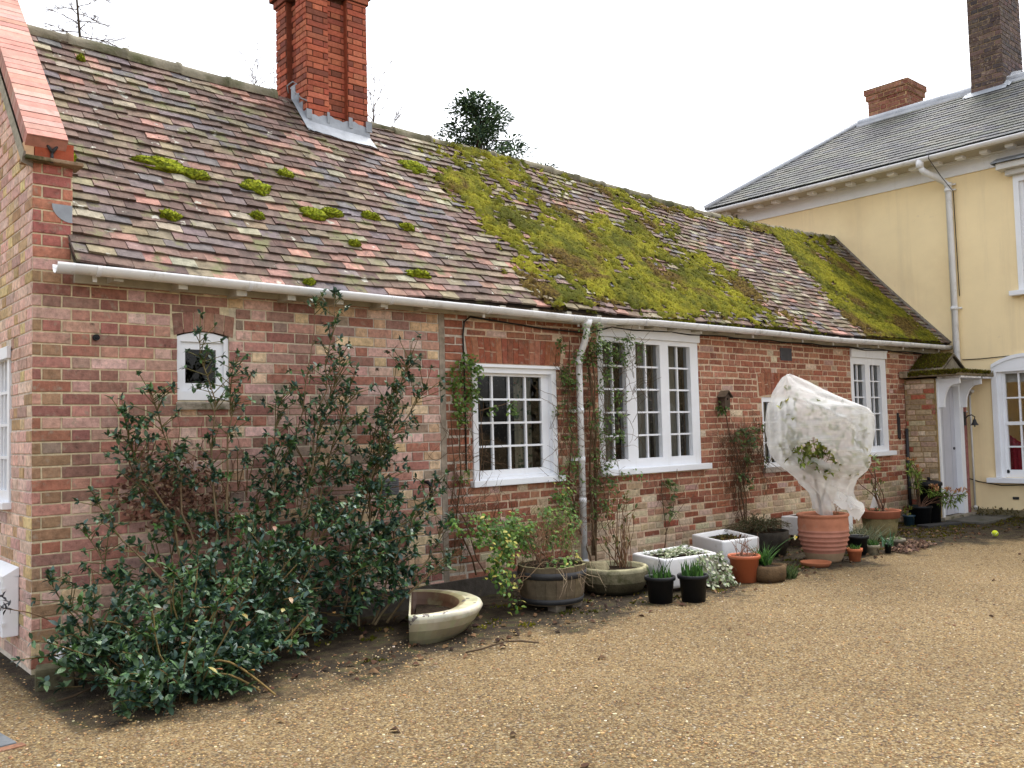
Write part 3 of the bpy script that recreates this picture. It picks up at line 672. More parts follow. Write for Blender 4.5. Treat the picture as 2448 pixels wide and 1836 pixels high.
mb = MB(); mb.poly([(.86, -.03, 1.575), (1.265, -.03, 1.575), (1.265, -.03, 1.615), (.86, -.03, 1.615)], srgb(150, 140, 126)); mb.poly([(.86, -.03, 1.615), (1.265, -.03, 1.615), (1.245, .03, 1.642), (.876, .03, 1.642)], srgb(160, 150, 134)); mb.poly([(.86, -.03, 1.575), (.86, .0, 1.575), (1.265, .0, 1.575), (1.265, -.03, 1.575)]); mb.poly([(.86, -.03, 1.575), (.86, -.03, 1.615), (.876, .03, 1.642), (.86, .0, 1.575)], srgb(140, 130, 116)); mb.build('sill', M['stone'], wn)

# 4 x 4 window
mb = MB(); lg = [(3.425, 4.205)]
mb.box((3.37, -.02, .965), (3.425, .10, 1.885)); mb.box((4.29, -.02, .965), (4.348, .10, 1.885)); mb.box((3.425, -.016, .966), (4.29, .019, .992)); mb.box((3.37, -.02, 1.885), (4.348, .10, 1.945))
mb.box((3.425, .02, 1.86), (4.29, .07, 1.885)); mb.box((3.425, .02, .985), (4.29, .07, 1.045)); mb.box((4.205, .03, 1.045), (4.29, .065, 1.86)); mb.box((3.412, .03, 1.045), (3.432, .065, 1.86))
mb.box((3.345, -.045, 1.932), (4.375, -.004, 1.957))
bars(mb, [(3.432, 4.205)], 1.045, 1.86, 4, 4, .045)
wn = mb.build('window', M['white'], cot); tag(wn, 'sixteen pane white window')
pane([(3.43, 4.205)], 1.045, 1.86, .05, wn)
mb = MB(); mb.bbox((3.335, -.065, .912), (4.40, .06, .966), .006); mb.build('sill', M['white'], wn)
curtain(4.02, 4.22, 1.0, 1.9, .20, M['pcurtain'], wn); curtain(3.40, 3.50, 1.0, 1.9, .2, M['curtain'], wn)
mb = MB(); mb.box((3.2, 1.2, .9), (4.6, 1.25, 1.1)); 

# three light casement
mb = MB(); lg = [(5.00, 5.325), (5.475, 5.85), (5.985, 6.345)]
frame(mb, 4.925, 6.475, .985, 2.395, lg, 1.075, 2.225, .0, .09)
mb.box((4.915, -.03, 2.275), (6.485, -.001, 2.36)); mb.box((4.915, -.04, 2.36), (6.485, .03, 2.40))
bars(mb, lg, 1.075, 2.225, 2, 5, .045)
wn = mb.build('window', M['white'], cot); tag(wn, 'large white window of three lights, each two panes wide and five high')
pane(lg, 1.075, 2.225, .05, wn)
mb = MB(); mb.bbox((4.88, -.07, .925), (6.575, .06, .985), .006); mb.build('sill', M['white'], wn)
for a, b in ((5.22, 5.38), (5.70, 5.90), (6.12, 6.42), (5.98, 6.10)): curtain(a, b, 1.0, 2.3, .22, M['curtain'], wn)

# low casement behind the fleece
mb = MB(); lg = [(7.685, 7.965), (8.035, 8.315)]
frame(mb, 7.642, 8.358, .885, 1.70, lg, .935, 1.645, .01, .08); bars(mb, lg, .935, 1.645, 2, 3, .045)
hd = [(7.642 + .716 * i / 10, 1.70 + .035 * (1 - ((i - 5) / 5) ** 2)) for i in range(11)]
for (a, za), (b, zb) in zip(hd, hd[1:]): mb.poly([(a, .009, 1.69), (b, .009, 1.69), (b, .009, zb), (a, .009, za)])
wn = mb.build('window', M['white'], cot); tag(wn, 'low white window behind the fleece')
pane(lg, .935, 1.645, .05, wn)
mb = MB(); mb.bbox((7.6, -.05, .825), (8.42, .05, .884), .008, srgb(160, 150, 140)); mb.build('sill', M['stone'], wn)
curtain(7.85, 7.98, .9, 1.68, .2, M['curtain'], wn)

# far casement
mb = MB(); lg = [(9.76, 10.06), (10.19, 10.48)]
frame(mb, 9.685, 10.625, .985, 2.395, lg, 1.06, 2.15, .0, .09); bars(mb, lg, 1.06, 2.15, 2, 5, .045)
mb.box((9.68, -.025, 2.24), (10.63, -.001, 2.33)); mb.box((9.675, -.035, 2.33), (10.635, .03, 2.37))
wn = mb.build('window', M['white'], cot); tag(wn, 'tall white window of two lights by the porch')
pane(lg, 1.06, 2.15, .05, wn)
mb = MB(); mb.bbox((9.65, -.07, .925), (10.70, .06, .985), .006); mb.build('sill', M['white'], wn)
curtain(9.9, 10.1, 1.0, 2.3, .22, M['curtain'], wn); curtain(10.34, 10.5, 1.0, 2.3, .22, M['curtain'], wn)

# gable window
mb = MB()
def gb(y0, y1, z0, z1, x0, x1): mb.box((x0, y0, z0), (x1, y1, z1))
gb(.54, 1.44, 1.93, 1.99, -.012, .06); gb(.54, 1.44, 1.0, 1.07, -.012, .06); gb(.54, .60, 1.07, 1.93, -.012, .06); gb(1.38, 1.44, 1.07, 1.93, -.012, .06)
for k in range(1, 8): yy = .60 + .78 * k / 8; gb(yy - .01, yy + .01, 1.07, 1.93, .01, .04)
for k in range(1, 4): zz = 1.07 + .86 * k / 4; gb(.6, 1.38, zz - .01, zz + .01, .008, .04)
gb(.50, 1.48, 1.93, 2.005, -.035, -.013)
wn = mb.build('window', M['white'], cot); tag(wn, 'white gable window')
mb = MB(); mb.poly([(.045, .6, 1.07), (.045, 1.38, 1.07), (.045, 1.38, 1.93), (.045, .6, 1.93)]); mb.build('pane', M['glass'], wn)
mb = MB(); mb.bbox((-.06, .5, .955), (.05, 1.48, .999), .005); mb.build('sill', M['white'], wn)
# meter box
mb = MB(); mb.bbox((-.10, .275, .19), (-.008, .78, .56), .006)
mb.poly([(-.10, .275, .56), (-.10, .78, .56), (-.008, .78, .61), (-.008, .275, .61)]); mb.poly([(-.10, .275, .56), (-.008, .275, .61), (-.008, .275, .55)]); mb.box((-.106, .315, .22), (-.10, .745, .53))
mbx = mb.build('meter_box', M['white'], cot)
for z in (.26, .47): mb = MB(); mb.box((-.104, .266, z), (-.085, .274, z + .02)); mb.build('hinge', M['pvc'], mbx)
# vents and small fittings on the front wall
mb = MB(); mb.box((8.05, -.012, 2.14), (8.29, -.0, 2.29), (1, 1, 1)); mb.tube([(8.1, -.014, 2.2), (8.1, -.018, 2.2)], .012, 8); mb.build('vent', mat('dark_vent', (.055, .055, .065), .6, .3, 10, .2), cot)
mb = MB(); mb.tube([(.36, .01, 2.03), (.36, -.03, 2.03)], [.02, .02], 12); mb.tube([(.36, -.028, 2.03), (.36, -.034, 2.03)], [.013, .008], 10); mb.build('overflow_pipe', M['black'], cot)
mb = MB(); mb.box((2.46, -.02, .90), (2.61, -.0, 1.03), (1, 1, 1))
for k in range(7): mb.box((2.465, -.03, .91 + k * .017), (2.605, -.02, .918 + k * .017))
mb.build('air_grille', mat('grey_grille', (.12, .12, .13), .6, .3, 20, .2), cot)
mb = MB(); mb.tube([(2.86, .0, .98), (2.86, -.06, .985), (2.87, -.085, .96), (2.875, -.085, .80), (2.875, -.03, .76)], .016, 8); mb.build('outlet_pipe', M['black'], cot)
mb = MB()
mb.tube([(.95, -.045, .22), (.35, -.045, .145), (.22, -.045, .13)], .022, 10); mb.tube([(.22, -.045, .13), (.16, -.05, .12), (.13, -.06, .09), (.145, -.07, .055), (.185, -.07, .03)], .024, 10); mb.tube([(.19, -.07, .02), (.24, -.06, .06), (.40, -.05, .09)], .02, 8)
mb.build('waste_pipe', M['pvc'], cot)
mb = MB(); mb.tube([(11.085, -.035, .05), (11.085, -.035, 1.28)], .022, 8); mb.build('soil_pipe', M['iron'], cot)
mb = MB(); mb.box((10.87, -.03, 1.15), (10.89, -.008, 1.5)); mb.box((10.905, -.03, 1.13), (10.92, -.008, 1.44)); mb.build('shutter_hook', M['iron'], cot)

# ------------------------------------------------------------------ yellow house
yh = thing('yellow_house', (LX, 0, 0), 'tall pale yellow rendered house with slate roof, white cornice and two chimneys', 'house')
YN, YF, YT = -9.0, 3.42, 5.22
LW = (-1.62, -.74, .55, 2.14); UW = (-2.1, -1.17, 3.17, 4.8)
mb = MB(); yc = lambda u, v: (1, 1, 1)
O = Vector((LX, 0, 0)); wall_panel(mb, O, Y, -X, YN, YF, -.1, YT, [LW, UW], yc, th=.25)
mb.box((LX, YF - .02, -.1), (LX + 9, YF, YT)); mb.box((LX, YN, -.1), (LX + 9, YN + .1, YT)); mb.box((LX + 9, YN, -.1), (LX + 9.1, YF, YT)); mb.box((LX + 2.2, -3, 0), (LX + 2.25, 1, 5), (.1, .08, .06))
mb.build('wall', M['render'], yh)
# grimy plinth band where splash has stained the render (a separate projecting plinth)
mb = MB(); mb.box((LX - .018, YN, -.1), (LX - .002, -.45, .10)); mb.build('plinth', mat('stained_plinth', (.20, .17, .10), .95, .1, 6, .3, .3, 60, spots=[((.07, .08, .03), 5, .55, .15)]), yh)
# cornice: frieze board, soffit, mutule blocks
mb = MB(); mb.box((LX - .03, YN, 4.98), (LX - .001, YF + .03, YT - .06)); mb.box((LX - .06, YN, YT - .06), (LX - .001, YF + .06, YT - .03)); mb.box((LX - .03, YF, 4.98), (LX + 9, YF + .03, YT - .03)); cor = mb.build('cornice', M['white'], yh)
mb = MB(); mb.box((LX - .40, YN - .4, YT - .03), (LX + .02, YF + .42, YT)); mb.box((LX, YF, YT - .03), (LX + 9.4, YF + .42, YT)); mb.build('soffit', M['soffit'], yh)
y = YF + .1
while y > -3.2:
    mb = MB(); mb.bbox((LX - .30, y - .055, YT - .075), (LX - .16, y + .055, YT - .028), .006); mb.build('mutule', M['white'], cor); y -= .34
# gutter along the eave
mb = MB()
def ygut(mb, y0, y1, r):
    n0 = len(mb.v); seg = 10
    for y in (y0, y1):
        for k in range(seg + 1): t = math.pi * (1 + k / seg); mb.v.append((LX - .43 + math.cos(t) * r, y, 5.245 + .012 * (-y) / 3 + math.sin(t) * r))
        for k in range(seg + 1): t = math.pi * (2 - k / seg); mb.v.append((LX - .43 + math.cos(t) * (r - .005), y, 5.245 + .012 * (-y) / 3 + math.sin(t) * (r - .005)))
    m_ = 2 * (seg + 1)
    for k in range(m_): mb.face((n0 + k, n0 + (k + 1) % m_, n0 + m_ + (k + 1) % m_, n0 + m_ + k), (1, 1, 1), 0, True)
ygut(mb, YF + .44, YN, .06)
for y in (3.2, 1.9, 1.05, .1, -.55, -1.3): ygut(mb, y + .015, y - .015, .065)
mb.build('gutter', M['pvc'], yh)
# downpipe with swan neck
mb = MB(); py = -.30
mb.tube([(LX - .43, -.06, 5.22), (LX - .43, -.06, 5.10)], [.058, .054], 12); mb.tube([(LX - .43, -.06, 5.13), (LX - .41, -.09, 5.06), (LX - .15, -.24, 4.93), (LX - .07, py, 4.86), (LX - .07, py, .15)], .046, 12)
for z in (4.86, 4.78, 3.02, 1.5): mb.tube([(LX - .07, py, z - .025), (LX - .07, py, z + .025)], .056, 12); mb.tube([(LX - .05, py - .04, z), (LX - .02, py - .09, z)], .014, 6)
mb.build('downpipe', M['pvc'], yh)
# roof
EX, EYh, EZh = LX - .45, YF + .42, 5.27; TN = .72; DR = 1.98; zR = EZh + DR * TN; xr = EX + DR
SL = [mulc(c, .82) for c in [srgb(80, 82, 84), srgb(92, 93, 90), srgb(74, 76, 82), srgb(98, 98, 90), srgb(86, 88, 82)]]
mb = MB(); rows = 22
for i in range(rows):
    s0, s1 = i / rows, min(1, (i + 1.6) / rows); yh0 = EYh - DR * s0; y = YN - .4 - (.14 if i % 2 else 0)
    while y < yh0:
        a = y + .001; b = min(y + .279, yh0); y += .28
        if b - a < .03: continue
        if b < -5: continue
        col = jit(pick(SL), .12); h0 = .02 + U(-.002, .003)
        f = lambda yy, s_, h: (EX + DR * s_ - h * TN / math.hypot(1, TN), min(yy, EYh - DR * s_ + .0), EZh + DR * s_ * TN + h / math.hypot(1, TN))
        mb.poly([f(a, s0, h0), f(a, s1, .004), f(b, s1, .004), f(b, s0, h0)][::-1], col); mb.poly([f(a, s0, h0), f(b, s0, h0), f(b, s0, h0 - .012), f(a, s0, h0 - .012)], mulc(col, .7))
mb.poly([(EX, YN - .4, EZh - .005), (EX, -4.9, EZh - .005), (xr, -4.9, zR - .005), (xr, YN - .4, zR - .005)], SL[0])
mb.poly([(EX, YN - .4, EZh - .012), (EX, EYh, EZh - .012), (xr, EYh - DR, zR - .012), (xr, YN - .4, zR - .012)][::-1], SL[0])
mb.poly([(EX, EYh, EZh), (LX + 9.4, EYh, EZh), (LX + 6, EYh - DR, zR), (xr, EYh - DR, zR)], SL[0]); mb.poly([(xr, EYh - DR, zR), (LX + 6, EYh - DR, zR), (LX + 6, YN, zR), (xr, YN, zR)], SL[1])
yroof = mb.build('roof', M['slate'], yh)
mb = MB(); mb.tube([(EX + .02, EYh - .02, EZh + .03), (xr, EYh - DR, zR + .03)], .055, 8); mb.tube([(xr, EYh - DR + .03, zR + .035), (xr, YN, zR + .035)], .06, 8)
mb.box((xr - .11, YN, zR - .07), (xr - .05, EYh - DR, zR - .02)); mb.build('lead_ridge', mat('bright_lead', (.50, .53, .58), .5, .4, 6, .15), yroof)
def stack(name, x0, x1, y0, y1, z0, z1, pal, mort, cap=True, panel=False):
    mb = MB(); mb.box((x0, y0, z0), (x1, y1, z1), mort, 1)
    fc = lambda u, v, h: jit(pick(pal), .14)
    for (O, Ud, Nd, ln) in (((x0, y1, 0), -Y, -X, y1 - y0), ((x0, y0, 0), X, -Y, x1 - x0)):
        brick_wall(mb, O, Ud, Nd, 0, ln, z0, z1, [], fc, joint=.01, proud=(.004, .01), rough=.003)
    if cap:
        for k, pr in enumerate((.03, .05)):
            za = z1 - .2 + k * .1; mb.box((x0 - pr, y0 - pr, za), (x1 + pr, y1 + pr, za + .099), mort, 1)
            for (O, Ud, Nd, ln) in (((x0 - pr, y1 + pr, 0), -Y, -X, y1 - y0 + 2 * pr), ((x0 - pr, y0 - pr, 0), X, -Y, x1 - x0 + 2 * pr)): brick_wall(mb, O, Ud, Nd, 0, ln, za, za + .099, [], fc, proud=(.004, .01))
    return mb.build(name, [M['brick'], M['mortar']], yroof)
o = stack('chimney', xr + .0, xr + .62, .99, 1.68, 6.4, 7.26, [desat(c, .15, .9) for c in OLD], srgb(190, 160, 120)); tag(o, 'short red brick chimney on the hip end')
BLK = [srgb(92, 78, 74), srgb(78, 70, 70), srgb(104, 86, 80), srgb(86, 74, 70)]
o = stack('chimney', 13.62, 14.46, -.62, -.14, 6.3, 9.6, BLK, srgb(140, 122, 96), cap=False); tag(o, 'tall sooty brick chimney on the front slope')
mb = MB()      # flashing round the tall stack
fz = lambda x: EZh + (x - EX) * TN
mb.poly([(13.52, -.69, fz(13.52) + .03), (13.52, -.07, fz(13.52) + .03), (13.63, -.07, fz(13.63) + .06), (13.63, -.69, fz(13.63) + .06)]); mb.poly([(13.55, -.73, fz(13.55) + .035), (14.0, -.77, fz(13.9) + .12), (14.0, -.625, fz(13.9) + .14), (13.6, -.625, fz(13.6) + .06)])
mb.poly([(13.55, -.12, fz(13.55) + .03), (13.55, -.02, fz(13.55) + .03), (13.85, -.02, fz(13.85) + .03), (13.85, -.12, fz(13.85) + .05)])
mb.build('lead_flashing', M['lead'], yroof)
# sash windows: white surround, recessed sashes
def yb(mb, y0, y1, z0, z1, x0, x1): mb.box((LX + x0, y0, z0), (LX + x1, y1, z1))
def sash(y0, y1, z0, z1, rows, arch, lab, cname):
    mb = MB()
    yb(mb, y1 - .07, y1, z0, z1, -.03, .12); yb(mb, y0, y0 + .07, z0, z1, -.03, .12); yb(mb, y0 + .07, y1 - .07, z1 - .09, z1, -.03, .12)
    yb(mb, y1 - .12, y1 - .07, z0, z1 - .09, .02, .14); yb(mb, y0 + .07, y0 + .12, z0, z1 - .09, .02, .14)
    g0, g1, a, b = z0 + .06, z1 - .12, y0 + .12, y1 - .12
    yb(mb, a, b, z0, g0 + .05, .05, .10); yb(mb, a, b, g1, z1 - .09, .04, .10); yb(mb, b - .035, b, g0, g1, .05, .10); yb(mb, a, a + .035, g0, g1, .05, .10)
    mid = (g0 + g1) / 2; yb(mb, a, b, mid - .025, mid + .025, .045, .10)
    for r_ in range(1, rows):
        if r_ * 2 == rows: continue
        zz = g0 + .03 + (g1 - g0 - .03) * r_ / rows; yb(mb, a + .035, b - .035, zz - .011, zz + .011, .052, .09)
    for c in (1 / 3, 2 / 3): yy = a + (b - a) * c; yb(mb, yy - .011, yy + .011, g0, g1, .054, .088)
    if arch:
        n = 12
        for i in range(n):
            t0, t1 = i / n, (i + 1) / n; hh = lambda t: z1 - .0 + .13 * (1 - (2 * t - 1) ** 2)
            p, q = y0 + (y1 - y0) * t0, y0 + (y1 - y0) * t1
            mb.poly([(LX - .031, p, z1 - .05), (LX - .031, q, z1 - .05), (LX - .031, q, hh(t1)), (LX - .031, p, hh(t0))]); mb.poly([(LX - .045, p - .01, hh(t0) - .03), (LX - .045, q - .01, hh(t1) - .03), (LX - .045, q - .01, hh(t1) + .02), (LX - .045, p - .01, hh(t0) + .02)])
            mb.poly([(LX - .045, p - .01, hh(t0) + .02), (LX - .045, q - .01, hh(t1) + .02), (LX - .0, q - .01, hh(t1) + .02), (LX - .0, p - .01, hh(t0) + .02)]); mb.poly([(LX - .045, p - .01, hh(t0) - .03), (LX - .0, p - .01, hh(t0) - .03), (LX - .0, q - .01, hh(t1) - .03), (LX - .045, q - .01, hh(t1) - .03)])
    w = mb.build('window', M['white'], yh); tag(w, lab)
    mb = MB(); xx = LX + .07; mb.poly([(xx, a, g0), (xx, b, g0), (xx, b, g1), (xx, a, g1)]); mb.build('pane', M['glass'], w)
    mb = MB(); mb.bbox((LX - .12, y0 - .1, z0 - .07), (LX + .1, y1 + .1, z0 - .001), .006); mb.build('sill', M['white'], w)
    return w
w = sash(LW[0], LW[1], LW[2], LW[3], 4, True, 'ground floor sash window with arched head', 'lower')
mb = MB(); n0 = len(mb.v)
for i in range(20): yy = -.86 - i * .014; xx = LX + .2 + .02 * math.sin(i * 1.4); mb.v.append((xx, yy, .5)); mb.v.append((xx, yy, 1.15 - i * .01))
for i in range(19): mb.face((n0 + 2 * i, n0 + 2 * i + 2, n0 + 2 * i + 3, n0 + 2 * i + 1), (1, 1, 1), 0, True)
mb.build('curtain', M['redc'], w)
mb = MB(); mb.box((LX + .16, -1.5, 1.90), (LX + .17, -.86, 2.1)); mb.build('blind', M['blind'], w)
w = sash(UW[0], UW[1], UW[2], UW[3], 4, False, 'upper sash window under a small hood', 'upper')
mb = MB(); mb.bbox((LX - .22, -2.3, 4.88), (LX, -1.02, 4.97), .01); mb.bbox((LX - .12, -2.2, 4.80), (LX, -1.1, 4.88), .01); mb.build('hood', M['oldwhite'], w)
mb = MB(); mb.poly([(LX - .27, -2.35, 4.985), (LX - .27, -.97, 4.985), (LX - .0, -.97, 5.10), (LX - .0, -2.35, 5.10)]); mb.poly([(LX - .27, -2.35, 4.97), (LX - .27, -.97, 4.97), (LX - .27, -.97, 4.985), (LX - .27, -2.35, 4.985)]); mb.poly([(LX - .27, -.97, 4.97), (LX, -.97, 4.97), (LX, -.97, 5.10), (LX - .27, -.97, 4.985)]); mb.build('hood_lead', M['lead'], w)
# cables on the yellow wall, vent, thin waste pipe
mb = MB(); mb.tube([(LX - .01, -.35, 2.26), (LX - .012, -.6, 2.255), (LX - .01, -1.2, 2.27), (LX - .01, -3, 2.3)], .006, 5); mb.build('cable', M['cable'], yh); mb = MB(); mb.tube([(LX - .012, -.36, .53), (LX - .012, -.5, .485), (LX - .012, -.8, .44), (LX - .012, -1.1, .455), (LX - .012, -2, .47)], .007, 5); mb.build('cable', M['cable'], yh); mb = MB(); mb.tube([(LX - .47, -.22, 5.3), (LX - .5, -.22, 5.2), (LX - .3, -.3, 4.95), (LX - .05, -.36, 4.75), (LX - .02, -.36, 3.2)], .006, 5); mb.build('cable', M['cable'], yh)
mb = MB(); mb.bbox((LX - .02, -1.02, .25), (LX - .001, -.94, .285), .004); mb.build('vent', M['iron'], yh)
mb = MB(); mb.tube([(LX - .03, -.435, .12), (LX - .03, -.435, 1.75)], .014, 8); mb.tube([(LX - .03, -.435, 1.74), (LX - .04, -.46, 1.80), (LX - .05, -.49, 1.79)], [.02, .028, .026], 8); mb.tube([(LX - .03, -.435, .13), (LX - .06, -.45, .10)], .03, 8); mb.build('waste_pipe', M['oldwhite'], yh)

# ------------------------------------------------------------------ porch
PX, PY = 11.13, -.42
po = thing('porch', (PX, 0, 0), 'small pale brick porch with white boarded door and mossy stone canopy', 'porch')
mb = MB(); pm = lambda u, v: srgb(150, 128, 92)
mb.box((PX, PY + .02, -.05), (PX + .11, -.012, 1.96), srgb(150, 128, 92), 1)
mb.box((PX + .03, PY, -.05), (PX + .13, PY + .02, 1.96), srgb(150, 128, 92), 1)
PB = [desat(mulc(c, 1.32), .28) for c in [srgb(156, 130, 92), srgb(166, 140, 104), srgb(146, 120, 84), srgb(176, 152, 116), srgb(160, 128, 104), srgb(138, 114, 80), srgb(182, 158, 130)]]
pcol = lambda u, v, h: jit(srgb(160, 92, 74), .1) if (R() < .07) else jit(pick(PB), .12)
brick_wall(mb, (PX, -.012, 0), -Y, -X, 0, .41, 0, 1.95, [], pcol, course=.073, joint=.009, bond='random', proud=(.002, .007), rough=.003, bev=.006)
mb.box((11.98, PY + .01, -.05), (12.16, PY + .1, 1.95), srgb(150, 100, 96), 0)
mb.build('wall', [M['brick'], M['mortar']], po)
mb = MB()
mb.box((11.20, PY - .02, .03), (11.255, PY + .14, 1.96)); mb.box((11.86, PY - .02, .06), (11.985, PY + .14, 1.96)); mb.box((11.255, PY - .015, 1.86), (11.86, PY + .14, 1.96)); df = mb.build('door_frame', M['white'], po)
mb = MB()
for k in range(5): a = 11.257 + k * .1205; mb.box((a, PY + .06 + (.002 if k % 2 else 0), .06), (a + .116, PY + .10, 1.86))
mb.box((11.257, PY + .068, .06), (11.86, PY + .10, 1.86)); dr = mb.build('door', mat('shaded_white_door_paint', (.50, .505, .56), .5, .35, 4, .06, .05, 30), po)  # white door; the shade of its recess is put into the lavender grey
mb = MB(); mb.tube([(11.80, PY + .10, .98), (11.80, PY + .07, .98)], .012, 8); mb.tube([(11.80, PY + .07, .98), (11.80, PY + .045, .98)], [.022, .018], 10); mb.build('handle', M['iron'], dr)
def brk(xc):
    mb = MB(); w = .022; yo, yt, z1, z0 = PY - .02, PY - .31, 1.955, 1.56
    pts = [(yo, z1), (yt, z1), (yt, z1 - .075), (yt + .06, z1 - .085)] + [(yo - .075 - .195 * math.cos(t), z0 + .03 + .27 * math.sin(t)) for t in [math.pi / 2 * (1 - i / 10) * .92 for i in range(0, 11)][::1] if True][::1]
    arc = [(yt + .06 + (yo - .075 - (yt + .06)) * math.sin(t), (z1 - .085) - (z1 - .085 - (z0 + .04)) * (1 - math.cos(t))) for t in [math.pi / 2 * i / 10 for i in range(11)]]
    pts = [(yo, z1), (yt, z1), (yt, z1 - .075)] + arc + [(yo - .075, z0), (yo, z0)]
    A = [(xc - w, y, z) for y, z in pts]; B = [(xc + w, y, z) for y, z in pts]
    # fan of quads keeps the concave outline clean
    top = [(yo, z1)] * 0
    bm = bmesh.new(); va = [bm.verts.new(p) for p in A]; f = bm.faces.new(va); bm.normal_update()
    r = bmesh.ops.extrude_face_region(bm, geom=[f]); 
    for e in r['geom']:
        if isinstance(e, bmesh.types.BMVert): e.co.x += 2 * w
    bmesh.ops.triangulate(bm, faces=[q for q in bm.faces if len(q.verts) > 4]); bmesh.ops.recalc_face_normals(bm, faces=bm.faces)
    mb.addbm(bm); mb.build('bracket', M['white'], po)
brk(11.235); brk(11.93)
# canopy slab and little gable
mb = MB()
mb.bbox((11.02, PY - .36, 1.985), (LX - .02, .0, 2.05), .012, srgb(128, 116, 96)); mb.bbox((10.98, -.12, 1.985), (11.16, -.012, 2.075), .012, srgb(150, 136, 116))
mb.box((11.2, PY - .34, 1.958), (LX - .02, PY - .02, 1.984), srgb(230, 230, 235))
cn = mb.build('canopy', M['stone'], po)
mb = MB()
ax, az, gy0, gy1 = 11.66, 2.32, PY - .05, -.02
mb.poly([(11.30, gy0 + .02, 2.05), (12.06, gy0 + .02, 2.05), (ax, gy0 + .02, az - .03)], srgb(150, 142, 126))
for s_, x0 in ((-1, 11.22), (1, 12.12)):
    q = [(x0, gy0 - .02, 2.06), (ax, gy0 - .02, az), (ax, gy1, az), (x0, gy1, 2.06)]; mb.poly(q if s_ < 0 else q[::-1], srgb(110, 100, 84)); q2 = [(x, y, z - .03) for x, y, z in q]; mb.poly(q2[::-1] if s_ < 0 else q2, srgb(80, 74, 64)); mb.poly([q[0], q[1], q2[1], q2[0]], srgb(90, 82, 70)); mb.poly([q[0], q2[0], q2[3], q[3]], srgb(90, 82, 70))
mb.build('canopy_gable', M['stone'], po)
# door step
mb = MB(); mb.bbox((11.14, PY - .06, -.03), (12.2, PY + .05, .055), .008, srgb(150, 142, 128)); mb.build('threshold', M['stone'], po)
mb = MB()
for a in ((11.1, -1.0, 11.62, -.5), (11.63, -.98, 12.22, -.5)):
    mb.bbox((a[0], a[1], -.03), (a[2], a[3], .028), .008)
o = mb.build('door_slab', M['flag'], None, (11.6, -.75, 0)); tag(o, 'dark slate paving slabs on the ground at the porch door', 'paving slab')
mb = MB(); rz = Matrix.Translation((10.55, -.66, .02)) @ Matrix.Rotation(-.25, 4, 'Z'); mb.bbox((-.32, -.09, -.03), (.32, .09, .02), .008, M=rz)
o = mb.build('black_plank', M['iron'], None, (10.55, -.66, 0)); tag(o, 'dark plank lying on the soil in front of the bin', 'plank')
# bell on the porch corner
be = thing('door_bell', (12.16, -.5, 1.3), 'small dark iron hanging bell on a curled bracket beside the porch door', 'bell')
mb = MB(); mb.box((12.02, PY - .02, 1.30), (12.07, PY - .003, 1.50))
mb.tube([(12.05, PY - .02, 1.40), (12.06, PY - .05, 1.44), (12.07, PY - .10, 1.45), (12.08, PY - .135, 1.42), (12.08, PY - .13, 1.39)], .008, 6); mb.build('bracket', M['iron'], be)
mb = MB(); mb.lathe([(.008, 0), (.02, -.01), (.03, -.05), (.052, -.085), (.054, -.09), (.02, -.088)], (12.08, PY - .13, 1.39), 16); mb.tube([(12.08, PY - .13, 1.31), (12.08, PY - .13, 1.275)], [.012, .006], 6); mb.build('bell', M['iron'], be)

# ------------------------------------------------------------------ moss on the roof
def moss_mask(x, s_):
    """0..1 wanted cover on the front slope"""
    n_ = noise.noise(Vector((x * 1.1, s_ * 3.0, 5))) * .5 + noise.noise(Vector((x * 3.2, s_ * 9, 9))) * .42 + noise.noise(Vector((x * 8, s_ * 22, 2))) * .28
    right_end = 11.8 + .25 * (1 - s_)
    left = interp([(0, 4.25), (.15, 3.9), (.3, 4.05), (.5, 3.95), (.7, 3.85), (.85, 4.1), (1, 4.0)], s_)
    right = interp([(0, 8.7), (.3, 8.2), (.6, 7.9), (.85, 8.0), (1, 8.6)], s_)
    a = min((x - left) / .5, (right - x) / .5, 1)
    core = interp([(0, .18), (.03, .34), (.10, .60), (.4, .54), (.6, .50), (.8, .48), (1, .52)], s_)
    if s_ < .5 and x > 4.8: core += .08
    v = core * max(0, min(1, a + .5)) if a > -.5 else 0
    l2 = interp([(0, 9.75), (.3, 9.9), (.6, 10.1), (.9, 10.2), (1, 9.0)], s_)
    b = (x - l2) / .35
    if b > -.5: v = max(v, .80 * max(0, min(1, b + .5)) * max(0, min(1, (right_end - x) / .2)))
    if s_ > .9 and x > 8.2: v = max(v, .46)
    if x < 4.1 and s_ < .9: v = max(v, .0)
    n_ += .46 * noise.noise(Vector((x * 12, s_ * 34, 12))) + .25 * noise.noise(Vector((x * 27, s_ * 74, 12)))
    return v + n_ * .95 - .37 if v > 0 else -1
mb = MB(); tuft = MB()
MG = [srgb(114, 112, 32), srgb(98, 98, 30), srgb(130, 126, 38), srgb(86, 86, 30), srgb(108, 100, 40), srgb(78, 80, 30)]
MBn = [srgb(92, 76, 40), srgb(76, 62, 36), srgb(104, 88, 44)]
def moss_col(x, s_):
    t = noise.noise(Vector((x * 1.7, s_ * 5, 31))) + (.22 if s_ < .22 else -.02) + .25 * noise.noise(Vector((x * 9, s_ * 25, 3)))
    g_ = mixc(MG[5], MG[2], max(0, min(1, .45 + noise.noise(Vector((x * 2.3, s_ * 7, 77))) * .9 + noise.noise(Vector((x * 11, s_ * 30, 7))) * .6)))
    return jit(mixc(g_, pick(MBn), max(0, min(1, (t - .17) / .25))), .07)
gx, gs = .022, .022 / 2.65
nx_, ns_ = int((12.2 - 3.3) / gx), int(1.0 / gs)
hm = {}
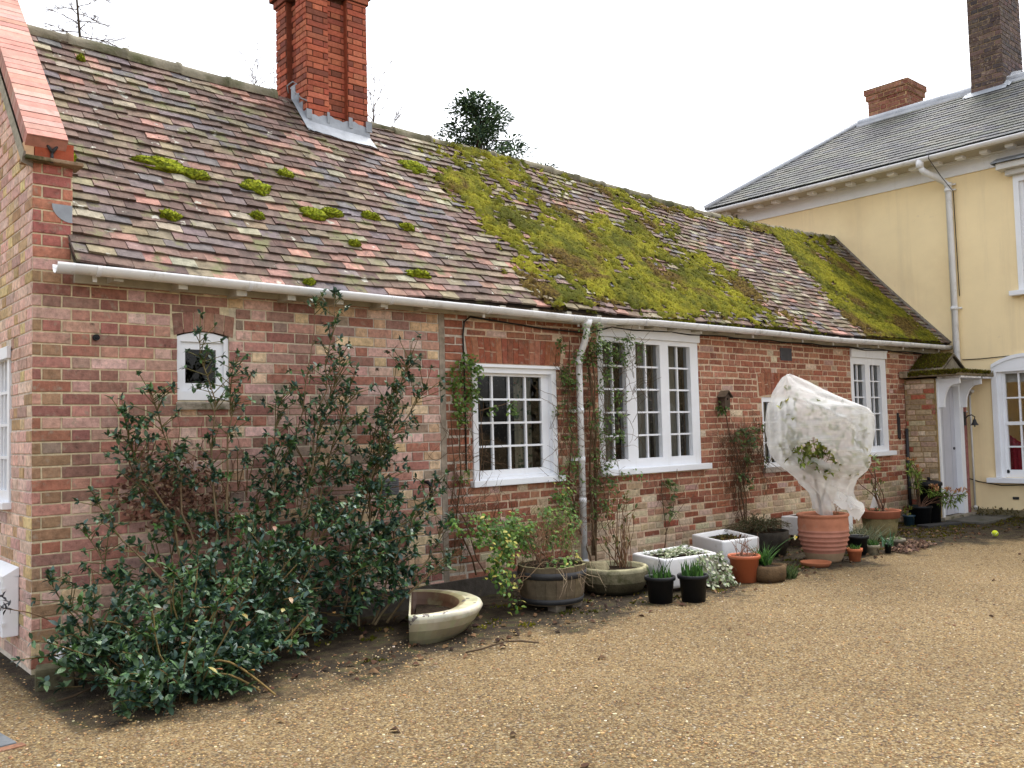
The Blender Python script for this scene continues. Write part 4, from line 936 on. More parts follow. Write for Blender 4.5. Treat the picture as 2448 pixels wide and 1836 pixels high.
for i in range(nx_ + 1):
    for j in range(ns_ + 1):
        x = 3.3 + i * gx; s_ = j * gs; k = moss_mask(x, s_)
        if k > -.06: hm[(i, j)] = (.016 + min(.034, max(0, k) * .10) + .012 * noise.noise(Vector((x * 14, s_ * 40, 7)))) if k > 0 else .006
vi = {}
for (i, j), h in hm.items():
    vi[(i, j)] = len(mb.v); mb.v.append(tuple(rp(3.3 + i * gx + U(-.005, .005), j * gs - .004 + U(-.002, .002), max(.002, h + U(-.004, .004)))))
for (i, j) in hm:
    q = [(i, j), (i + 1, j), (i + 1, j + 1), (i, j + 1)]
    if all(t_ in vi for t_ in q): mb.face([vi[t_] for t_ in q], moss_col(3.3 + i * gx, j * gs), 0, True)
def moss_tuft(mb, p, n, sz, col):
    for k in range(4):
        d = (n + Vector((U(-1, 1), U(-1, 1), U(-1, 1))) * .9).normalized(); w_ = d.orthogonal().normalized() * sz * .28
        q = d.cross(w_); t_ = U(0, 6.28); w_ = w_ * math.cos(t_) + q * math.sin(t_)
        L_ = sz * U(.6, 1.25); mb.poly([p - w_, p + w_, p + d * L_], jit(col, .12))
NRM = Vector((0, -.745, .667))
keys = [k for k in hm if hm[k] > .01]
for _ in range(30000):
    i, j = pick(keys); x = 3.3 + (i + R()) * gx; s_ = (j + R()) * gs
    moss_tuft(mb, rp(x, s_, hm[(i, j)] - .005), NRM, .012, moss_col(x, s_))
# ragged fringe hanging over the eave
for _ in range(900):
    x = U(4.2, 12.1)
    if moss_mask(x, .02) > 0: moss_tuft(mb, rp(x, -.004, .012), Vector((0, -.8, -.2)), .035, moss_col(x, 0.05))
mo = mb.build('roof_moss', M['moss'] if False else mat('roof_moss', None, .95, .05, 45, .4, .9, 110, bdist=.02), None, (7, 0, 2.5)); tag(mo, 'green and brown moss carpet over the right part of the tiled roof', 'moss', kind='stuff')
# single moss cushions on the left part of the roof: x, s, length, width
MC = [srgb(124, 132, 34), srgb(108, 118, 30), srgb(138, 144, 42), srgb(94, 102, 32)]
CUSH = [(1.03, .455, .20, .075, 'long bright green moss cushion on the tiles above the little arched window'), (1.26, .435, .10, .06, 'moss cushion at the right end of the long one on the left roof'), (.92, .23, .075, .045, 'bright round moss cushion low on the roof at the left'), (.34, .405, .055, .055, 'moss ball beside the gable pier'), (1.72, .425, .13, .07, 'moss cushion left of the roof middle, below the chimney corner'), (2.15, .34, .12, .06, 'pair of joined moss cushions below the chimney, left one'), (2.33, .36, .09, .055, 'upper moss patch of the pair below the chimney'), (2.06, .52, .07, .05, 'small moss cushion high on the left roof'), (2.72, .375, .09, .05, 'moss cushion on tiles right below the chimney'), (3.05, .345, .075, .05, 'moss cushion between chimney and moss carpet'), (2.85, .10, .12, .045, 'moss strip low on the roof just above the gutter'), (1.78, .02, .05, .03, 'tiny moss tuft on the eave tiles'), (3.62, .74, .16, .10, 'large moss cushion beside the carpet right of the chimney'), (.66, .90, .03, .03, 'tiny moss tuft near the ridge'), (1.62, .29, .06, .04, 'faded moss tuft in the middle of the left roof'), (2.38, .22, .055, .035, 'small moss tuft above the gutter bracket')]
for (x, s_, ln, wd, lab) in CUSH:
    mb = MB(); c = rp(x, s_, .03); lump = [(U(-.6, .6), U(-.5, .5), U(.4, .7)) for _ in range(4)]
    n_t = int(380 * (ln * wd / .008) ** .8) + 120
    bm = bmesh.new(); bmesh.ops.create_icosphere(bm, subdivisions=3, radius=1)
    for v in bm.verts:
        q = v.co; r_ = 1 + .55 * noise.noise(q * 2.6 + Vector((x, s_, 0)) * 9); a = q.x * ln * r_; b = q.y * wd * r_; h = max(-.3, q.z) * .045 * r_
        v.co = rp(x + a, s_ + b / 2.65, .016 + h)
    for f in bm.faces: pass
    n0 = len(mb.v); mb.addbm(bm, pick(MC), 0, None, True); mb.c = [jit(pick(MC), .15) for _ in mb.c]
    vs_n = list(mb.v)
    for _ in range(n_t):
        p = Vector(pick(vs_n))
        moss_tuft(mb, p - NRM * .002, NRM, .010, pick(MC[:3]))
    o = mb.build('moss_cushion', mo.data.materials[0], None, tuple(c)); tag(o, lab, 'moss', 'moss cushions on the left part of the roof')
# moss on the porch canopy
mb = MB()
for _ in range(2600):
    r_ = R()
    if r_ < .45: p = Vector((U(11.04, 12.2), U(PY - .37, -.02), 2.052))
    elif r_ < .6: p = Vector((11.015, U(PY - .36, -.1), U(2.0, 2.055)))
    elif r_ < .7: p = Vector((U(11.03, 12.1), PY - .362, U(2.02, 2.055)))
    else: t_ = U(.15, 1); p = Vector((11.24 + .42 * t_, U(PY - .05, -.03), 2.075 + .25 * t_))
    moss_tuft(mb, p, Vector((0, -.2, .9)), .032, pick(MG[1:] + MBn))
mb.build('canopy_moss', mo.data.materials[0], po)

# ------------------------------------------------------------------ plants: stems and leaves
def curve(p, q, sag=.0, n=6, wob=.03, seed=0):
    p = Vector(p); q = Vector(q); L_ = (q - p).length; out = []
    a = Vector((U(-1, 1), U(-1, 1), U(-1, 1))) * wob * L_; b = Vector((U(-1, 1), U(-1, 1), U(-1, 1))) * wob * L_
    for i in range(n + 1):
        t_ = i / n; s1 = math.sin(math.pi * t_); s2 = math.sin(2 * math.pi * t_)
        out.append(p.lerp(q, t_) + a * s1 + b * s2 + Vector((0, 0, sag * s1)))
    return out
def path_at(pts, t_):
    f = t_ * (len(pts) - 1); i = min(int(f), len(pts) - 2); return pts[i].lerp(pts[i + 1], f - i), (pts[i + 1] - pts[i]).normalized()
def rosette(mb, p, d, n, L_, W_, pal, spread=.9, m=0):
    for k in range(n):
        v = Vector((U(-1, 1), U(-1, 1), U(-1, 1))); v = (d * U(.1, .8) + v.normalized() * spread).normalized()
        mb.leaf(p + d * U(-.05, .03) * L_ * 4, v, Vector((U(-.5, .5), U(-.5, .5), 1)), L_ * U(.55, 1.3), W_ * U(.8, 1.15), jit(pick(pal), .25), m, U(.1, .5))
def tangle(mb, pts_fn, n, step, ln, rad, col, seg=3):
    """thin random twigs started from pts_fn()"""
    for _ in range(n):
        p, d = pts_fn(); p = Vector(p); d = Vector(d).normalized(); q = [p]
        for k in range(ln):
            d = (d + Vector((U(-1, 1), U(-1, 1) * .5, U(-1, 1))) * .55).normalized(); p = p + d * step
            if p.y > -.012: p.y = -.012
            q.append(p)
        mb.tube(q, [rad * (1 - .6 * i / ln) for i in range(ln + 1)], seg, jit(col, .25), 0, False)

# ---- the big evergreen shrub
DG = [srgb(54, 80, 58), srgb(64, 92, 62), srgb(48, 72, 58), srgb(72, 100, 66), srgb(62, 88, 80), srgb(80, 108, 66)]
LG = [srgb(62, 92, 44), srgb(74, 104, 50)]
sh = thing('evergreen_shrub', (1.2, -.5, 0), 'big dark green glossy shrub spreading along the near wall to the corner', 'shrub')
st = MB(); lf = MB()
STEMS = [((1.25, -.42, .05), [(1.35, -.4, .9), (1.62, -.34, 1.55), (1.74, -.30, 2.32)], .45, .55), ((1.35, -.42, .05), [(1.6, -.38, 1.0), (1.82, -.32, 1.7), (1.90, -.30, 2.40)], .5, .6),
         ((1.9, -.4, .03), [(2.1, -.36, .9), (2.35, -.3, 1.5), (2.58, -.25, 1.95)], .35, 1.3), ((2.0, -.4, .03), [(2.15, -.33, .8), (2.30, -.28, 1.35), (2.42, -.26, 1.72)], .3, 1.4), ((1.85, -.4, .03), [(2.0, -.35, .8), (2.2, -.3, 1.2), (2.72, -.25, 1.72)], .35, 1.3),
         ((.95, -.42, .05), [(.98, -.4, .8), (.98, -.36, 1.5), (.90, -.33, 2.06)], .5, .8), ((.9, -.45, .05), [(.8, -.42, .8), (.7, -.38, 1.3), (.58, -.36, 1.68)], .5, .9), ((.85, -.45, .05), [(.7, -.4, .9), (.5, -.36, 1.25), (.42, -.34, 1.55)], .6, .8), ((1.0, -.42, .05), [(1.05, -.38, 1.0), (1.10, -.35, 1.5), (1.12, -.34, 1.85)], .5, .8),
         ((2.1, -.42, .03), [(2.35, -.38, .5), (2.6, -.32, .8), (2.80, -.28, 1.0)], .4, 1.0), ((2.1, -.45, .03), [(2.4, -.45, .3), (2.65, -.42, .5), (2.85, -.36, .72)], .4, 1.0), ((1.5, -.4, .05), [(1.7, -.36, .8), (1.85, -.33, 1.3), (2.0, -.3, 1.7)], .3, 1.4), ((1.5, -.4, .05), [(1.6, -.38, .8), (1.72, -.34, 1.2), (1.95, -.31, 1.95)], .3, 1.3),
         ((.5, -.5, .05), [(.4, -.45, .4), (.3, -.4, .65), (.2, -.36, .85)], .4, .9), ((.45, -.5, .05), [(.25, -.45, .25), (.08, -.42, .45), (-.0, -.4, .6)], .5, .6), ((1.3, -.42, .05), [(1.35, -.38, .7), (1.42, -.34, 1.2), (1.45, -.32, 1.62)], .35, 1.2), ((.8, -.6, .05), [(.6, -.6, .5), (.35, -.55, .8), (.22, -.5, 1.02)], .5, .6),
         ((2.2, -.45, .03), [(2.4, -.5, .25), (2.55, -.52, .35), (2.72, -.5, .42)], .3, 1.2)]
BR = srgb(116, 98, 74)
for base, pts, t0, dens in STEMS:
    P = [Vector(base)] + [Vector(q) for q in pts]; path = []
    for a, b in zip(P, P[1:]): path += curve(a, b, 0, 4, .04)[:-1]
    path.append(P[-1]); L_ = sum((b - a).length for a, b in zip(path, path[1:]))
    st.tube(path, [.010 * (1 - .75 * i / (len(path) - 1)) for i in range(len(path))], 5, jit(BR, .1), 0, False)
    n = int(L_ * 24 * dens)
    for k in range(n):
        t_ = t0 + (1 - t0) * R() ** .85; p, d = path_at(path, t_)
        br = (d * .5 + Vector((U(-1, 1), U(-.8, .5), U(-.5, .9)))).normalized(); q = p + br * U(.04, .17) * min(1.3, dens + .2)
        if q.y > -.05: q.y = -.05
        st.tube([p, q], [.004, .0025], 3, jit(srgb(96, 90, 56), .15), 0, False); rosette(lf, q, br, random.randint(5, 8), .042, .022, DG + (LG if R() < .18 else []), .9)
    for k in range(5): rosette(lf, path[-1], Vector((0, 0, 1)), 4, .05, .022, DG + LG, .7)
ELL = [((.50, -.85, .17), (.46, .40, .30), 525), ((.48, -1.22, .08), (.34, .26, .16), 227), ((.95, -.72, .30), (.55, .42, .40), 472), ((1.5, -.5, .45), (.55, .30, .50), 402), ((2.05, -.42, .55), (.42, .24, .50), 297), ((.22, -.55, .22), (.2, .2, .14), 70), ((1.2, -.36, 1.0), (.62, .13, .36), 190), ((2.2, -.3, 1.15), (.34, .14, .48), 120), ((.7, -.42, .65), (.36, .18, .3), 61), ((1.75, -.35, 1.2), (.38, .12, .45), 90), ((.75, -1.15, .10), (.32, .22, .16), 157), ((2.35, -.4, .5), (.25, .14, .25), 70), ((.55, -.4, 1.2), (.28, .1, .28), 60)]
for (c, r_, n) in ELL:
    for _ in range(n):
        v = Vector((U(-1, 1), U(-1, 1), U(-1, 1)))
        while v.length > 1: v = Vector((U(-1, 1), U(-1, 1), U(-1, 1)))
        v = v * (v.length ** -.2 if v.length > .05 else 1) * (1 + .55 * noise.noise(Vector((c[0], c[1], c[2])) * 3 + v * 2.3))
        if noise.noise(Vector((c[0] + v.x * r_[0], c[1] + v.y * r_[1], c[2] + v.z * r_[2])) * 5.5) < -.16: continue
        v.x *= 1 + .2 * noise.noise(v * 2)
        p = Vector((c[0] + v.x * r_[0], c[1] + v.y * r_[1], c[2] + v.z * r_[2]))
        if p.z < .03 or p.y > -.05: continue
        d = (v + Vector((0, -.4, .5))).normalized(); pal = DG if R() > .08 else LG
        k = 1.0 if c[2] > .9 else 1.25
        rosette(lf, p, d, random.randint(6, 10), .045 * k, .023 * k, pal, .9)
        if R() < .35: q = p - d * U(.08, .25); q.z = max(.02, q.z); st.tube([p, q], [.003, .005], 3, jit(srgb(100, 84, 56), .2), 0, False)
for _ in range(90):      # leafy shoots standing out of the mass
    c, r_, n = pick(ELL[:6]); v = Vector((U(-1, 1), U(-1, .3), U(-.2, 1))).normalized(); b = Vector((c[0] + v.x * r_[0] * .7, c[1] + v.y * r_[1] * .7, c[2] + v.z * r_[2] * .7)); e = b + (v + Vector((U(-.4, .4), U(-.3, .2), U(-.1, .7)))) * U(.14, .34)
    if e.y > -.06: e.y = -.06
    if e.z < .04: e.z = .04
    pth = curve(b, e, U(-.02, .04), 5, .06); st.tube(pth, [.005, .0045, .004, .0035, .003, .002], 4, jit(srgb(108, 92, 60), .15), 0, False)
    for k in range(6): p, d = path_at(pth, U(.35, 1)); rosette(lf, p, (d + Vector((0, 0, .4))).normalized(), random.randint(3, 6), U(.042, .062), U(.022, .03), DG if R() < .8 else LG, .85)
# arching bare shoots at the foot
for a, b, s_ in (((.5, -1.1, .12), (.82, -1.52, .02), .1), ((.45, -1.15, .1), (.78, -1.42, .03), .06), ((.9, -1.0, .2), (1.25, -1.05, .3), -.12), ((1.3, -.8, .25), (1.15, -1.0, .1), -.05)): st.tube(curve(a, b, s_, 8), .006, 5, srgb(120, 100, 62), 0, False)
for _ in range(26):      # a few yellowed leaves
    c, r_, n = pick(ELL[:5]); p = Vector((c[0] + U(-1, 1) * r_[0] * .8, c[1] - r_[1] * U(.6, 1), c[2] + U(-.5, .9) * r_[2]))
    if p.z > .05: lf.leaf(p, Vector((U(-1, 1), -1, U(-.6, .4))), Z, .06, .028, jit(pick([srgb(140, 104, 56), srgb(120, 80, 54), srgb(140, 128, 64)]), .1))
st.build('stem', M['stem'], sh); lf.build('foliage', M['leaf'], sh)

# ---- dried climber on the wall behind it
dc = thing('dried_climber', (.85, -.03, .9), 'brown withered climber with dry leaves on the wall behind the shrub', 'climber')
st = MB(); lf = MB()
tangle(st, lambda: ((U(.55, 1.35), -.03, U(.75, 1.3)), (U(-1, 1), 0, U(-.6, .8))), 60, .05, 6, .003, srgb(110, 84, 66))
DRY = [srgb(124, 92, 74), srgb(104, 74, 60), srgb(146, 116, 96), srgb(88, 62, 54), srgb(164, 138, 116)]
for _ in range(850):
    a = U(0, 6.28); r_ = R() ** .6; p = Vector((.84 + math.cos(a) * r_ * .40, U(-.10, -.02), 1.06 + math.sin(a) * r_ * .30 - .25 * max(0, math.cos(a)) * r_))
    lf.leaf(p, Vector((U(-1, 1), U(-1, 0), U(-1, .6))), Vector((U(-1, 1), -1, U(-1, 1))), U(.02, .042), U(.014, .028), jit(pick(DRY), .2), 0, 1.)
st.build('stem', M['stem'], dc); lf.build('foliage', M['dry'], dc)

# ---- twig with leaves in front of the meter box
tw_ = thing('shrub_shoot', (-.05, -.35, .1), 'thin leafy shoot reaching past the corner in front of the meter box', 'shoot')
st = MB(); lf = MB(); path = curve((.12, -.40, .30), (-.32, -.55, .52), .04, 8); st.tube(path, [.006 - .0005 * i for i in range(9)], 5, srgb(120, 96, 74), 0, False)
for k in range(14): p, d = path_at(path, U(.75, 1)); rosette(lf, p + Vector((U(-.03, .03), U(-.03, .03), U(-.02, .08))), Vector((-.4, 0, .6)), 3, .04, .016, [srgb(34, 34, 40), srgb(46, 46, 50)], .9)
st.build('stem', M['stem'], tw_); lf.build('foliage', M['leaf'], tw_)

# ---- climbers
VG = [srgb(84, 112, 48), srgb(96, 124, 52), srgb(68, 96, 42), srgb(110, 132, 56), srgb(84, 102, 48)]
VD = [srgb(78, 98, 54), srgb(90, 112, 58), srgb(66, 84, 50), srgb(108, 124, 66)]
TWG = srgb(98, 78, 60)
def climber(name, lab, base, boxes, leaves, twigs, pal, L_=.04, W_=.026, tw_step=.05, main=[]):
    """boxes/leaves: (x0,x1,z0,z1,y0,y1,n)"""
    t = thing(name, base, lab, 'climber'); st = MB(); lf = MB()
    for pth, r_ in main:
        P = [Vector(q) for q in pth]; path = []
        for a, b in zip(P, P[1:]): path += curve(a, b, 0, 4, .05)[:-1]
        path.append(P[-1]); st.tube(path, [r_ * (1 - .5 * i / len(path)) for i in range(len(path))], 5, jit(TWG, .15), 0, False)
    for (x0, x1, z0, z1, y0, y1, n) in twigs: tangle(st, lambda: ((U(x0, x1), U(y0, y1), U(z0, z1)), (U(-.5, .5), U(-.2, .1), U(-1, 1))), n, tw_step, 7, .0028, TWG)
    for (x0, x1, z0, z1, y0, y1, n) in leaves:
        cl = [Vector((U(x0, x1), U(y0, y1), U(z0, z1))) for _ in range(max(3, n // 14))]
        for _ in range(n):
            p = pick(cl) + Vector((U(-.05, .05), U(-.03, .03), U(-.05, .05))); p.y = min(p.y, -.015)
            lf.leaf(p, Vector((U(-1, 1), U(-1, .1), U(-.9, .4))), Vector((U(-.4, .4), -.8, .8)), L_ * U(.7, 1.3), W_ * U(.7, 1.2), jit(pick(pal), .2), 0, U(.1, .5))
    st.build('stem', M['stem'], t); lf.build('foliage', M['softleaf'], t); return t
climber('wall_climber', 'leafy climber with bare lower stems left of the sixteen pane window', (3.2, -.05, .3), [], [(3.15, 3.36, 1.45, 1.98, -.09, -.02, 330), (3.2, 3.42, 1.85, 2.02, -.08, -.03, 60), (3.5, 3.85, 1.52, 1.66, -.14, -.09, 46), (3.02, 3.15, 1.8, 1.9, -.06, -.02, 22), (3.1, 3.3, .95, 1.2, -.06, -.02, 26)],
        [(3.08, 3.34, .55, 1.5, -.07, -.02, 70), (3.1, 3.8, .45, .75, -.1, -.03, 45), (3.38, 3.46, 1.1, 1.5, -.08, -.05, 10)], VG, main=[([(3.3, -.1, .2), (3.15, -.05, .7), (3.2, -.04, 1.2), (3.25, -.05, 1.9)], .008), ([(3.4, -.1, .2), (3.1, -.05, .8), (3.12, -.04, 1.5)], .006), ([(3.40, -.05, .95), (3.42, -.08, 1.3), (3.36, -.06, 1.75), (3.2, -.05, 1.98)], .004), ([(3.4, -.06, 1.55), (3.6, -.12, 1.6), (3.8, -.13, 1.64)], .004)])
climber('downpipe_climber', 'tangled green climber twining up the white downpipe and over the edge of the big window', (4.72, -.1, .2), [], [(4.32, 4.53, .75, 2.2, -.12, -.03, 380), (4.67, 4.95, 1.0, 2.28, -.16, -.05, 420), (4.95, 5.4, 1.95, 2.27, -.16, -.08, 240), (5.0, 5.22, 1.2, 1.85, -.14, -.08, 130), (4.68, 5.0, .55, 1.1, -.14, -.05, 220), (4.42, 4.85, 2.0, 2.34, -.26, -.1, 190), (4.3, 4.5, .35, .8, -.12, -.03, 90), (5.1, 5.35, .85, 1.0, -.16, -.1, 30)],
        [(4.28, 4.56, .4, 2.1, -.1, -.02, 150), (4.66, 4.92, .4, 2.2, -.13, -.03, 150), (5.0, 5.5, 1.7, 2.2, -.15, -.06, 36), (5.0, 5.3, 1.1, 1.8, -.13, -.06, 22)], VD + VG[:2], .036, .024, main=[([(4.7, -.12, .1), (4.74, -.08, .8), (4.72, -.08, 1.6), (4.76, -.1, 2.25)], .010), ([(4.62, -.14, .1), (4.5, -.06, .7), (4.45, -.05, 1.5), (4.5, -.06, 2.2)], .009), ([(4.74, -.07, .2), (4.78, -.07, 1.2), (4.77, -.07, 2.2)], .016), ([(4.73, -.05, .2), (4.72, -.06, 1.1), (4.75, -.06, 2.2)], .013)])
climber('dead_climber', 'mostly bare brown creeper with a few green leaves right of the big window', (7.2, -.05, .3), [], [(7.0, 7.55, .95, 1.35, -.1, -.03, 170), (6.68, 6.85, 1.55, 1.95, -.08, -.02, 44), (6.95, 7.3, .6, .95, -.1, -.03, 36), (7.6, 7.9, 1.0, 1.3, -.12, -.06, 16), (7.0, 7.15, 1.5, 1.9, -.06, -.02, 0)],
        [(6.75, 7.6, .95, 1.3, -.08, -.02, 150), (6.95, 7.2, .35, 1.0, -.08, -.02, 90), (7.5, 7.62, .7, 1.1, -.08, -.02, 26)], VD, .045, .034, main=[([(7.15, -.06, .1), (7.1, -.05, .6), (7.05, -.05, 1.1), (6.8, -.04, 1.7)], .010), ([(7.2, -.06, .1), (7.15, -.05, .7), (7.4, -.05, 1.2)], .009), ([(7.18, -.06, .1), (7.05, -.05, .6), (7.0, -.05, 1.2)], .008)])
climber('wall_sapling', 'spindly leafy plant against the pale brickwork above the white sinks', (5.75, -.08, .1), [], [(5.6, 5.95, .62, .92, -.12, -.04, 46), (5.7, 5.85, .45, .6, -.1, -.04, 20)], [(5.65, 5.95, .5, .85, -.1, -.04, 12)], VD + [srgb(120, 116, 78)], .06, .028, main=[([(5.72, -.08, .05), (5.75, -.08, .45), (5.72, -.08, .85)], .006), ([(5.74, -.08, .3), (5.9, -.08, .6), (5.98, -.07, .95)], .005), ([(5.78, -.08, .4), (6.2, -.06, .62), (6.5, -.04, .9)], .003)])

# ------------------------------------------------------------------ pots and tubs
def pot_prof(rt, rb, h, lip=.015, liph=.03, th=.012):
    return [(rb * .2, 0), (rb, 0), (rt - .004, h - liph), (rt + lip * .7, h - liph), (rt + lip, h - liph * .5), (rt + lip * .8, h), (rt, h), (rt - th, h - .012), (rt - th * 1.3, h - .06)]
def soil_disc(x, y, z, r, par, m=None):
    mb = MB(); mb.lathe([(.001, z + .012), (r * .5, z + .014), (r, z)], (x, y, 0), 20, wob=.1); return mb.build('soil', m or M['soil'], par)
def shoots(mb, c, r, n, h, pal, w=.006, lean=.25):
    for _ in range(n):
        a = U(0, 6.28); q = r * R() ** .5; b = Vector((c[0] + math.cos(a) * q, c[1] + math.sin(a) * q, c[2]))
        d = Vector((U(-lean, lean), U(-lean, lean), 1)).normalized(); hh = h * U(.5, 1.1); t_ = d.orthogonal().normalized(); an = U(0, 6.28); t_ = (t_ * math.cos(an) + d.cross(t_) * math.sin(an)) * w
        m_ = b + d * hh * .55 + Vector((U(-.01, .01), U(-.01, .01), 0)); e = b + d * hh + Vector((d.x, d.y, 0)) * hh * .5
        col = jit(pick(pal), .15); mb.poly([b - t_ * .8, b + t_ * .8, m_ + t_, m_ - t_], col); mb.poly([m_ - t_, m_ + t_, e], col)
BLU = [srgb(60, 96, 70), srgb(76, 110, 70), srgb(52, 84, 62)]

# D-shaped glazed sink near the shrub
sk_o = thing('glazed_sink', (2.35, -.75, 0), 'weathered D shaped glazed stoneware sink with chipped cream rim at the end of the shrub', 'sink')
Fp, Bp = Vector((1.97, -1.07)), Vector((2.46, -.37)); fb = (Bp - Fp); ln_ = fb.length; fd = fb.normalized(); nd = Vector((fd.y, -fd.x)); mid_ = (Fp + Bp) / 2
def dpt(t_, sc, dep, z):
    """D outline: t 0..1 along the curve from F to B, then straight back"""
    a = math.pi * t_; e = .82
    return (mid_.x - fd.x * math.cos(a) * ln_ / 2 * sc + nd.x * (math.sin(a) ** e) * dep, mid_.y - fd.y * math.cos(a) * ln_ / 2 * sc + nd.y * (math.sin(a) ** e) * dep, z)
mb = MB(); NS = 36; tilt_ = lambda t_, z: z * (1 + .16 * t_)
rings = [(.88, .34, -.01, 0), (.93, .40, .03, 0), (.965, .46, .09, 0), (.99, .495, .14, 0), (1.0, .51, .165, 0), (.995, .50, .185, 0), (.96, .475, .195, 0), (.90, .43, .195, 0), (.86, .39, .185, 0), (.84, .37, .14, 0), (.78, .33, .08, 0), (.3, .2, .07, 0)]
n0 = len(mb.v)
for (sc, dp, z, _) in rings:
    inner = rings.index((sc, dp, z, _)) >= 7
    off = .055 if inner else (0 if z > .02 else .01)
    for i in range(NS + 1):
        q = Vector(dpt(i / NS, sc, dp - off, tilt_(i / NS, z))); 
        if inner: q += Vector((nd.x, nd.y, 0)) * .012
        mb.v.append(tuple(q))
for j in range(len(rings) - 1):
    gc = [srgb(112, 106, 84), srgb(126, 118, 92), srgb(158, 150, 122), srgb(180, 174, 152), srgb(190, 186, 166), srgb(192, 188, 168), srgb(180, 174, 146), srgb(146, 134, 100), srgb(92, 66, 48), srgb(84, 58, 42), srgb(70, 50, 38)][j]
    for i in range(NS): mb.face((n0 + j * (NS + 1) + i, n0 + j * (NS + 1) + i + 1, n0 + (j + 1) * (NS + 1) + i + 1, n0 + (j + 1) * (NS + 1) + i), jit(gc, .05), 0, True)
    a, b = n0 + j * (NS + 1), n0 + (j + 1) * (NS + 1); mb.face((a, b, b + NS, a + NS), gc)
mb.build('basin', M['glaze'], sk_o)
mb = MB(); n0 = len(mb.v)
for i in range(NS + 1): q = Vector(dpt(i / NS, .83, .32, .125)) + Vector((nd.x, nd.y, 0)) * .045; mb.v.append(tuple(q))
mb.face(list(range(n0, n0 + NS + 1))); mb.build('soil', M['soil'], sk_o)

# half barrel with honeysuckle
bx, by = 3.50, -.80
ba = thing('half_barrel', (bx, by, 0), 'weathered oak half barrel planter with iron hoops below the sixteen pane window', 'planter')
mb = MB(); ns = 20; h0, h1 = .045, .335
for i in range(ns):
    a0 = 2 * math.pi * i / ns + .004; a1 = 2 * math.pi * (i + 1) / ns - .004; col = jit(srgb(98, 86, 70), .09); Hh = h1 + U(-.006, .006)
    zs = [h0, .12, .22, Hh]; rs_ = [.228, .250, .262, .268]
    for k in range(3):
        P_ = lambda a, r_, z: (bx + math.cos(a) * r_, by + math.sin(a) * r_, z)
        mb.poly([P_(a0, rs_[k], zs[k]), P_(a1, rs_[k], zs[k]), P_(a1, rs_[k + 1], zs[k + 1]), P_(a0, rs_[k + 1], zs[k + 1])], col); mb.poly([P_(a1, rs_[k] - .022, zs[k]), P_(a0, rs_[k] - .022, zs[k]), P_(a0, rs_[k + 1] - .022, zs[k + 1]), P_(a1, rs_[k + 1] - .022, zs[k + 1])], col)
        mb.poly([P_(a0, rs_[k], zs[k]), P_(a0, rs_[k + 1], zs[k + 1]), P_(a0, rs_[k + 1] - .022, zs[k + 1]), P_(a0, rs_[k] - .022, zs[k])], mulc(col, .6)); mb.poly([P_(a1, rs_[k], zs[k]), P_(a1, rs_[k] - .022, zs[k]), P_(a1, rs_[k + 1] - .022, zs[k + 1]), P_(a1, rs_[k + 1], zs[k + 1])], mulc(col, .6))
    mb.poly([P_(a0, .268, Hh), P_(a1, .268, Hh), P_(a1, .244, Hh), P_(a0, .244, Hh)], srgb(112, 106, 76))
mb.lathe([(.01, .06), (.225, .06)], (bx, by, 0), 20, srgb(40, 34, 30))
mb.build('staves', M['oak'], ba)
for z0, z1, r0, r1 in ((.055, .095, .236, .246), (.245, .295, .2665, .271)):
    mb = MB(); mb.lathe([(r0 - .003, z0), (r0 + .002, z0), (r1 + .002, z1), (r1 - .003, z1)], (bx, by, 0), 40); mb.build('hoop', M['iron'], ba)
soil_disc(bx, by, .285, .245, ba)
for dx, dy in ((-.09, -.14), (.12, -.1)):
    mb = MB(); mb.bbox((bx + dx - .05, by + dy - .05, -.01), (bx + dx + .05, by + dy + .05, .05), .005, srgb(110, 100, 90)); mb.build('foot', M['stone'], ba)
hk = thing('honeysuckle', (bx, by, .3), 'light green honeysuckle with dry stems spilling out of the half barrel', 'climbing plant'); st = MB(); lf = MB()
HG = [srgb(88, 122, 46), srgb(74, 108, 42), srgb(104, 138, 54), srgb(64, 94, 40), srgb(112, 136, 56), srgb(84, 116, 56)]; HY = [srgb(178, 172, 84), srgb(196, 180, 96), srgb(164, 160, 72)]
def cl_pts(c, r_, n): return [Vector((c[0] + U(-1, 1) * r_[0], c[1] + U(-1, 1) * r_[1], c[2] + U(-1, 1) * r_[2])) for _ in range(n)]
for (c, r_, n, yel) in (((3.15, -.62, .62), (.22, .14, .10), 480, .06), ((3.02, -.75, .40), (.09, .1, .18), 272, .3), ((3.0, -.85, .18), (.06, .06, .14), 60, .35), ((3.32, -.6, .55), (.16, .1, .12), 304, .12), ((3.72, -.6, .58), (.16, .14, .14), 272, .06), ((3.95, -.5, .50), (.10, .12, .16), 100, .05), ((4.15, -.3, .8), (.10, .1, .16), 120, .05), ((3.55, -.9, .34), (.16, .08, .05), 60, .2), ((2.85, -.5, .66), (.1, .08, .05), 34, .1)):
    cl = cl_pts(c, r_, max(4, n // 9))
    for _ in range(n):
        p = pick(cl) + Vector((U(-.04, .04), U(-.04, .04), U(-.05, .05))); lf.leaf(p, Vector((U(-1, 1), U(-1, .4), U(-1, .2))), Vector((U(-.4, .4), -.6, .9)), U(.028, .048), U(.020, .032), jit(pick(HY if R() < yel * .55 else HG), .15), 0, U(.1, .4))
for _ in range(16): st.tube(curve((bx + U(-.15, .15), by + U(-.1, .15), .3), pick([(3.15, -.62, .6), (3.0, -.85, .2), (3.8, -.55, .65), (4.2, -.25, .85), (3.4, -.3, .7), (3.1, -.3, .75), (2.85, -.45, .66)]), U(0, .15), 8, .1), [.005, .005, .004, .004, .004, .003, .003, .002, .002], 4, jit(TWG, .2), 0, False)
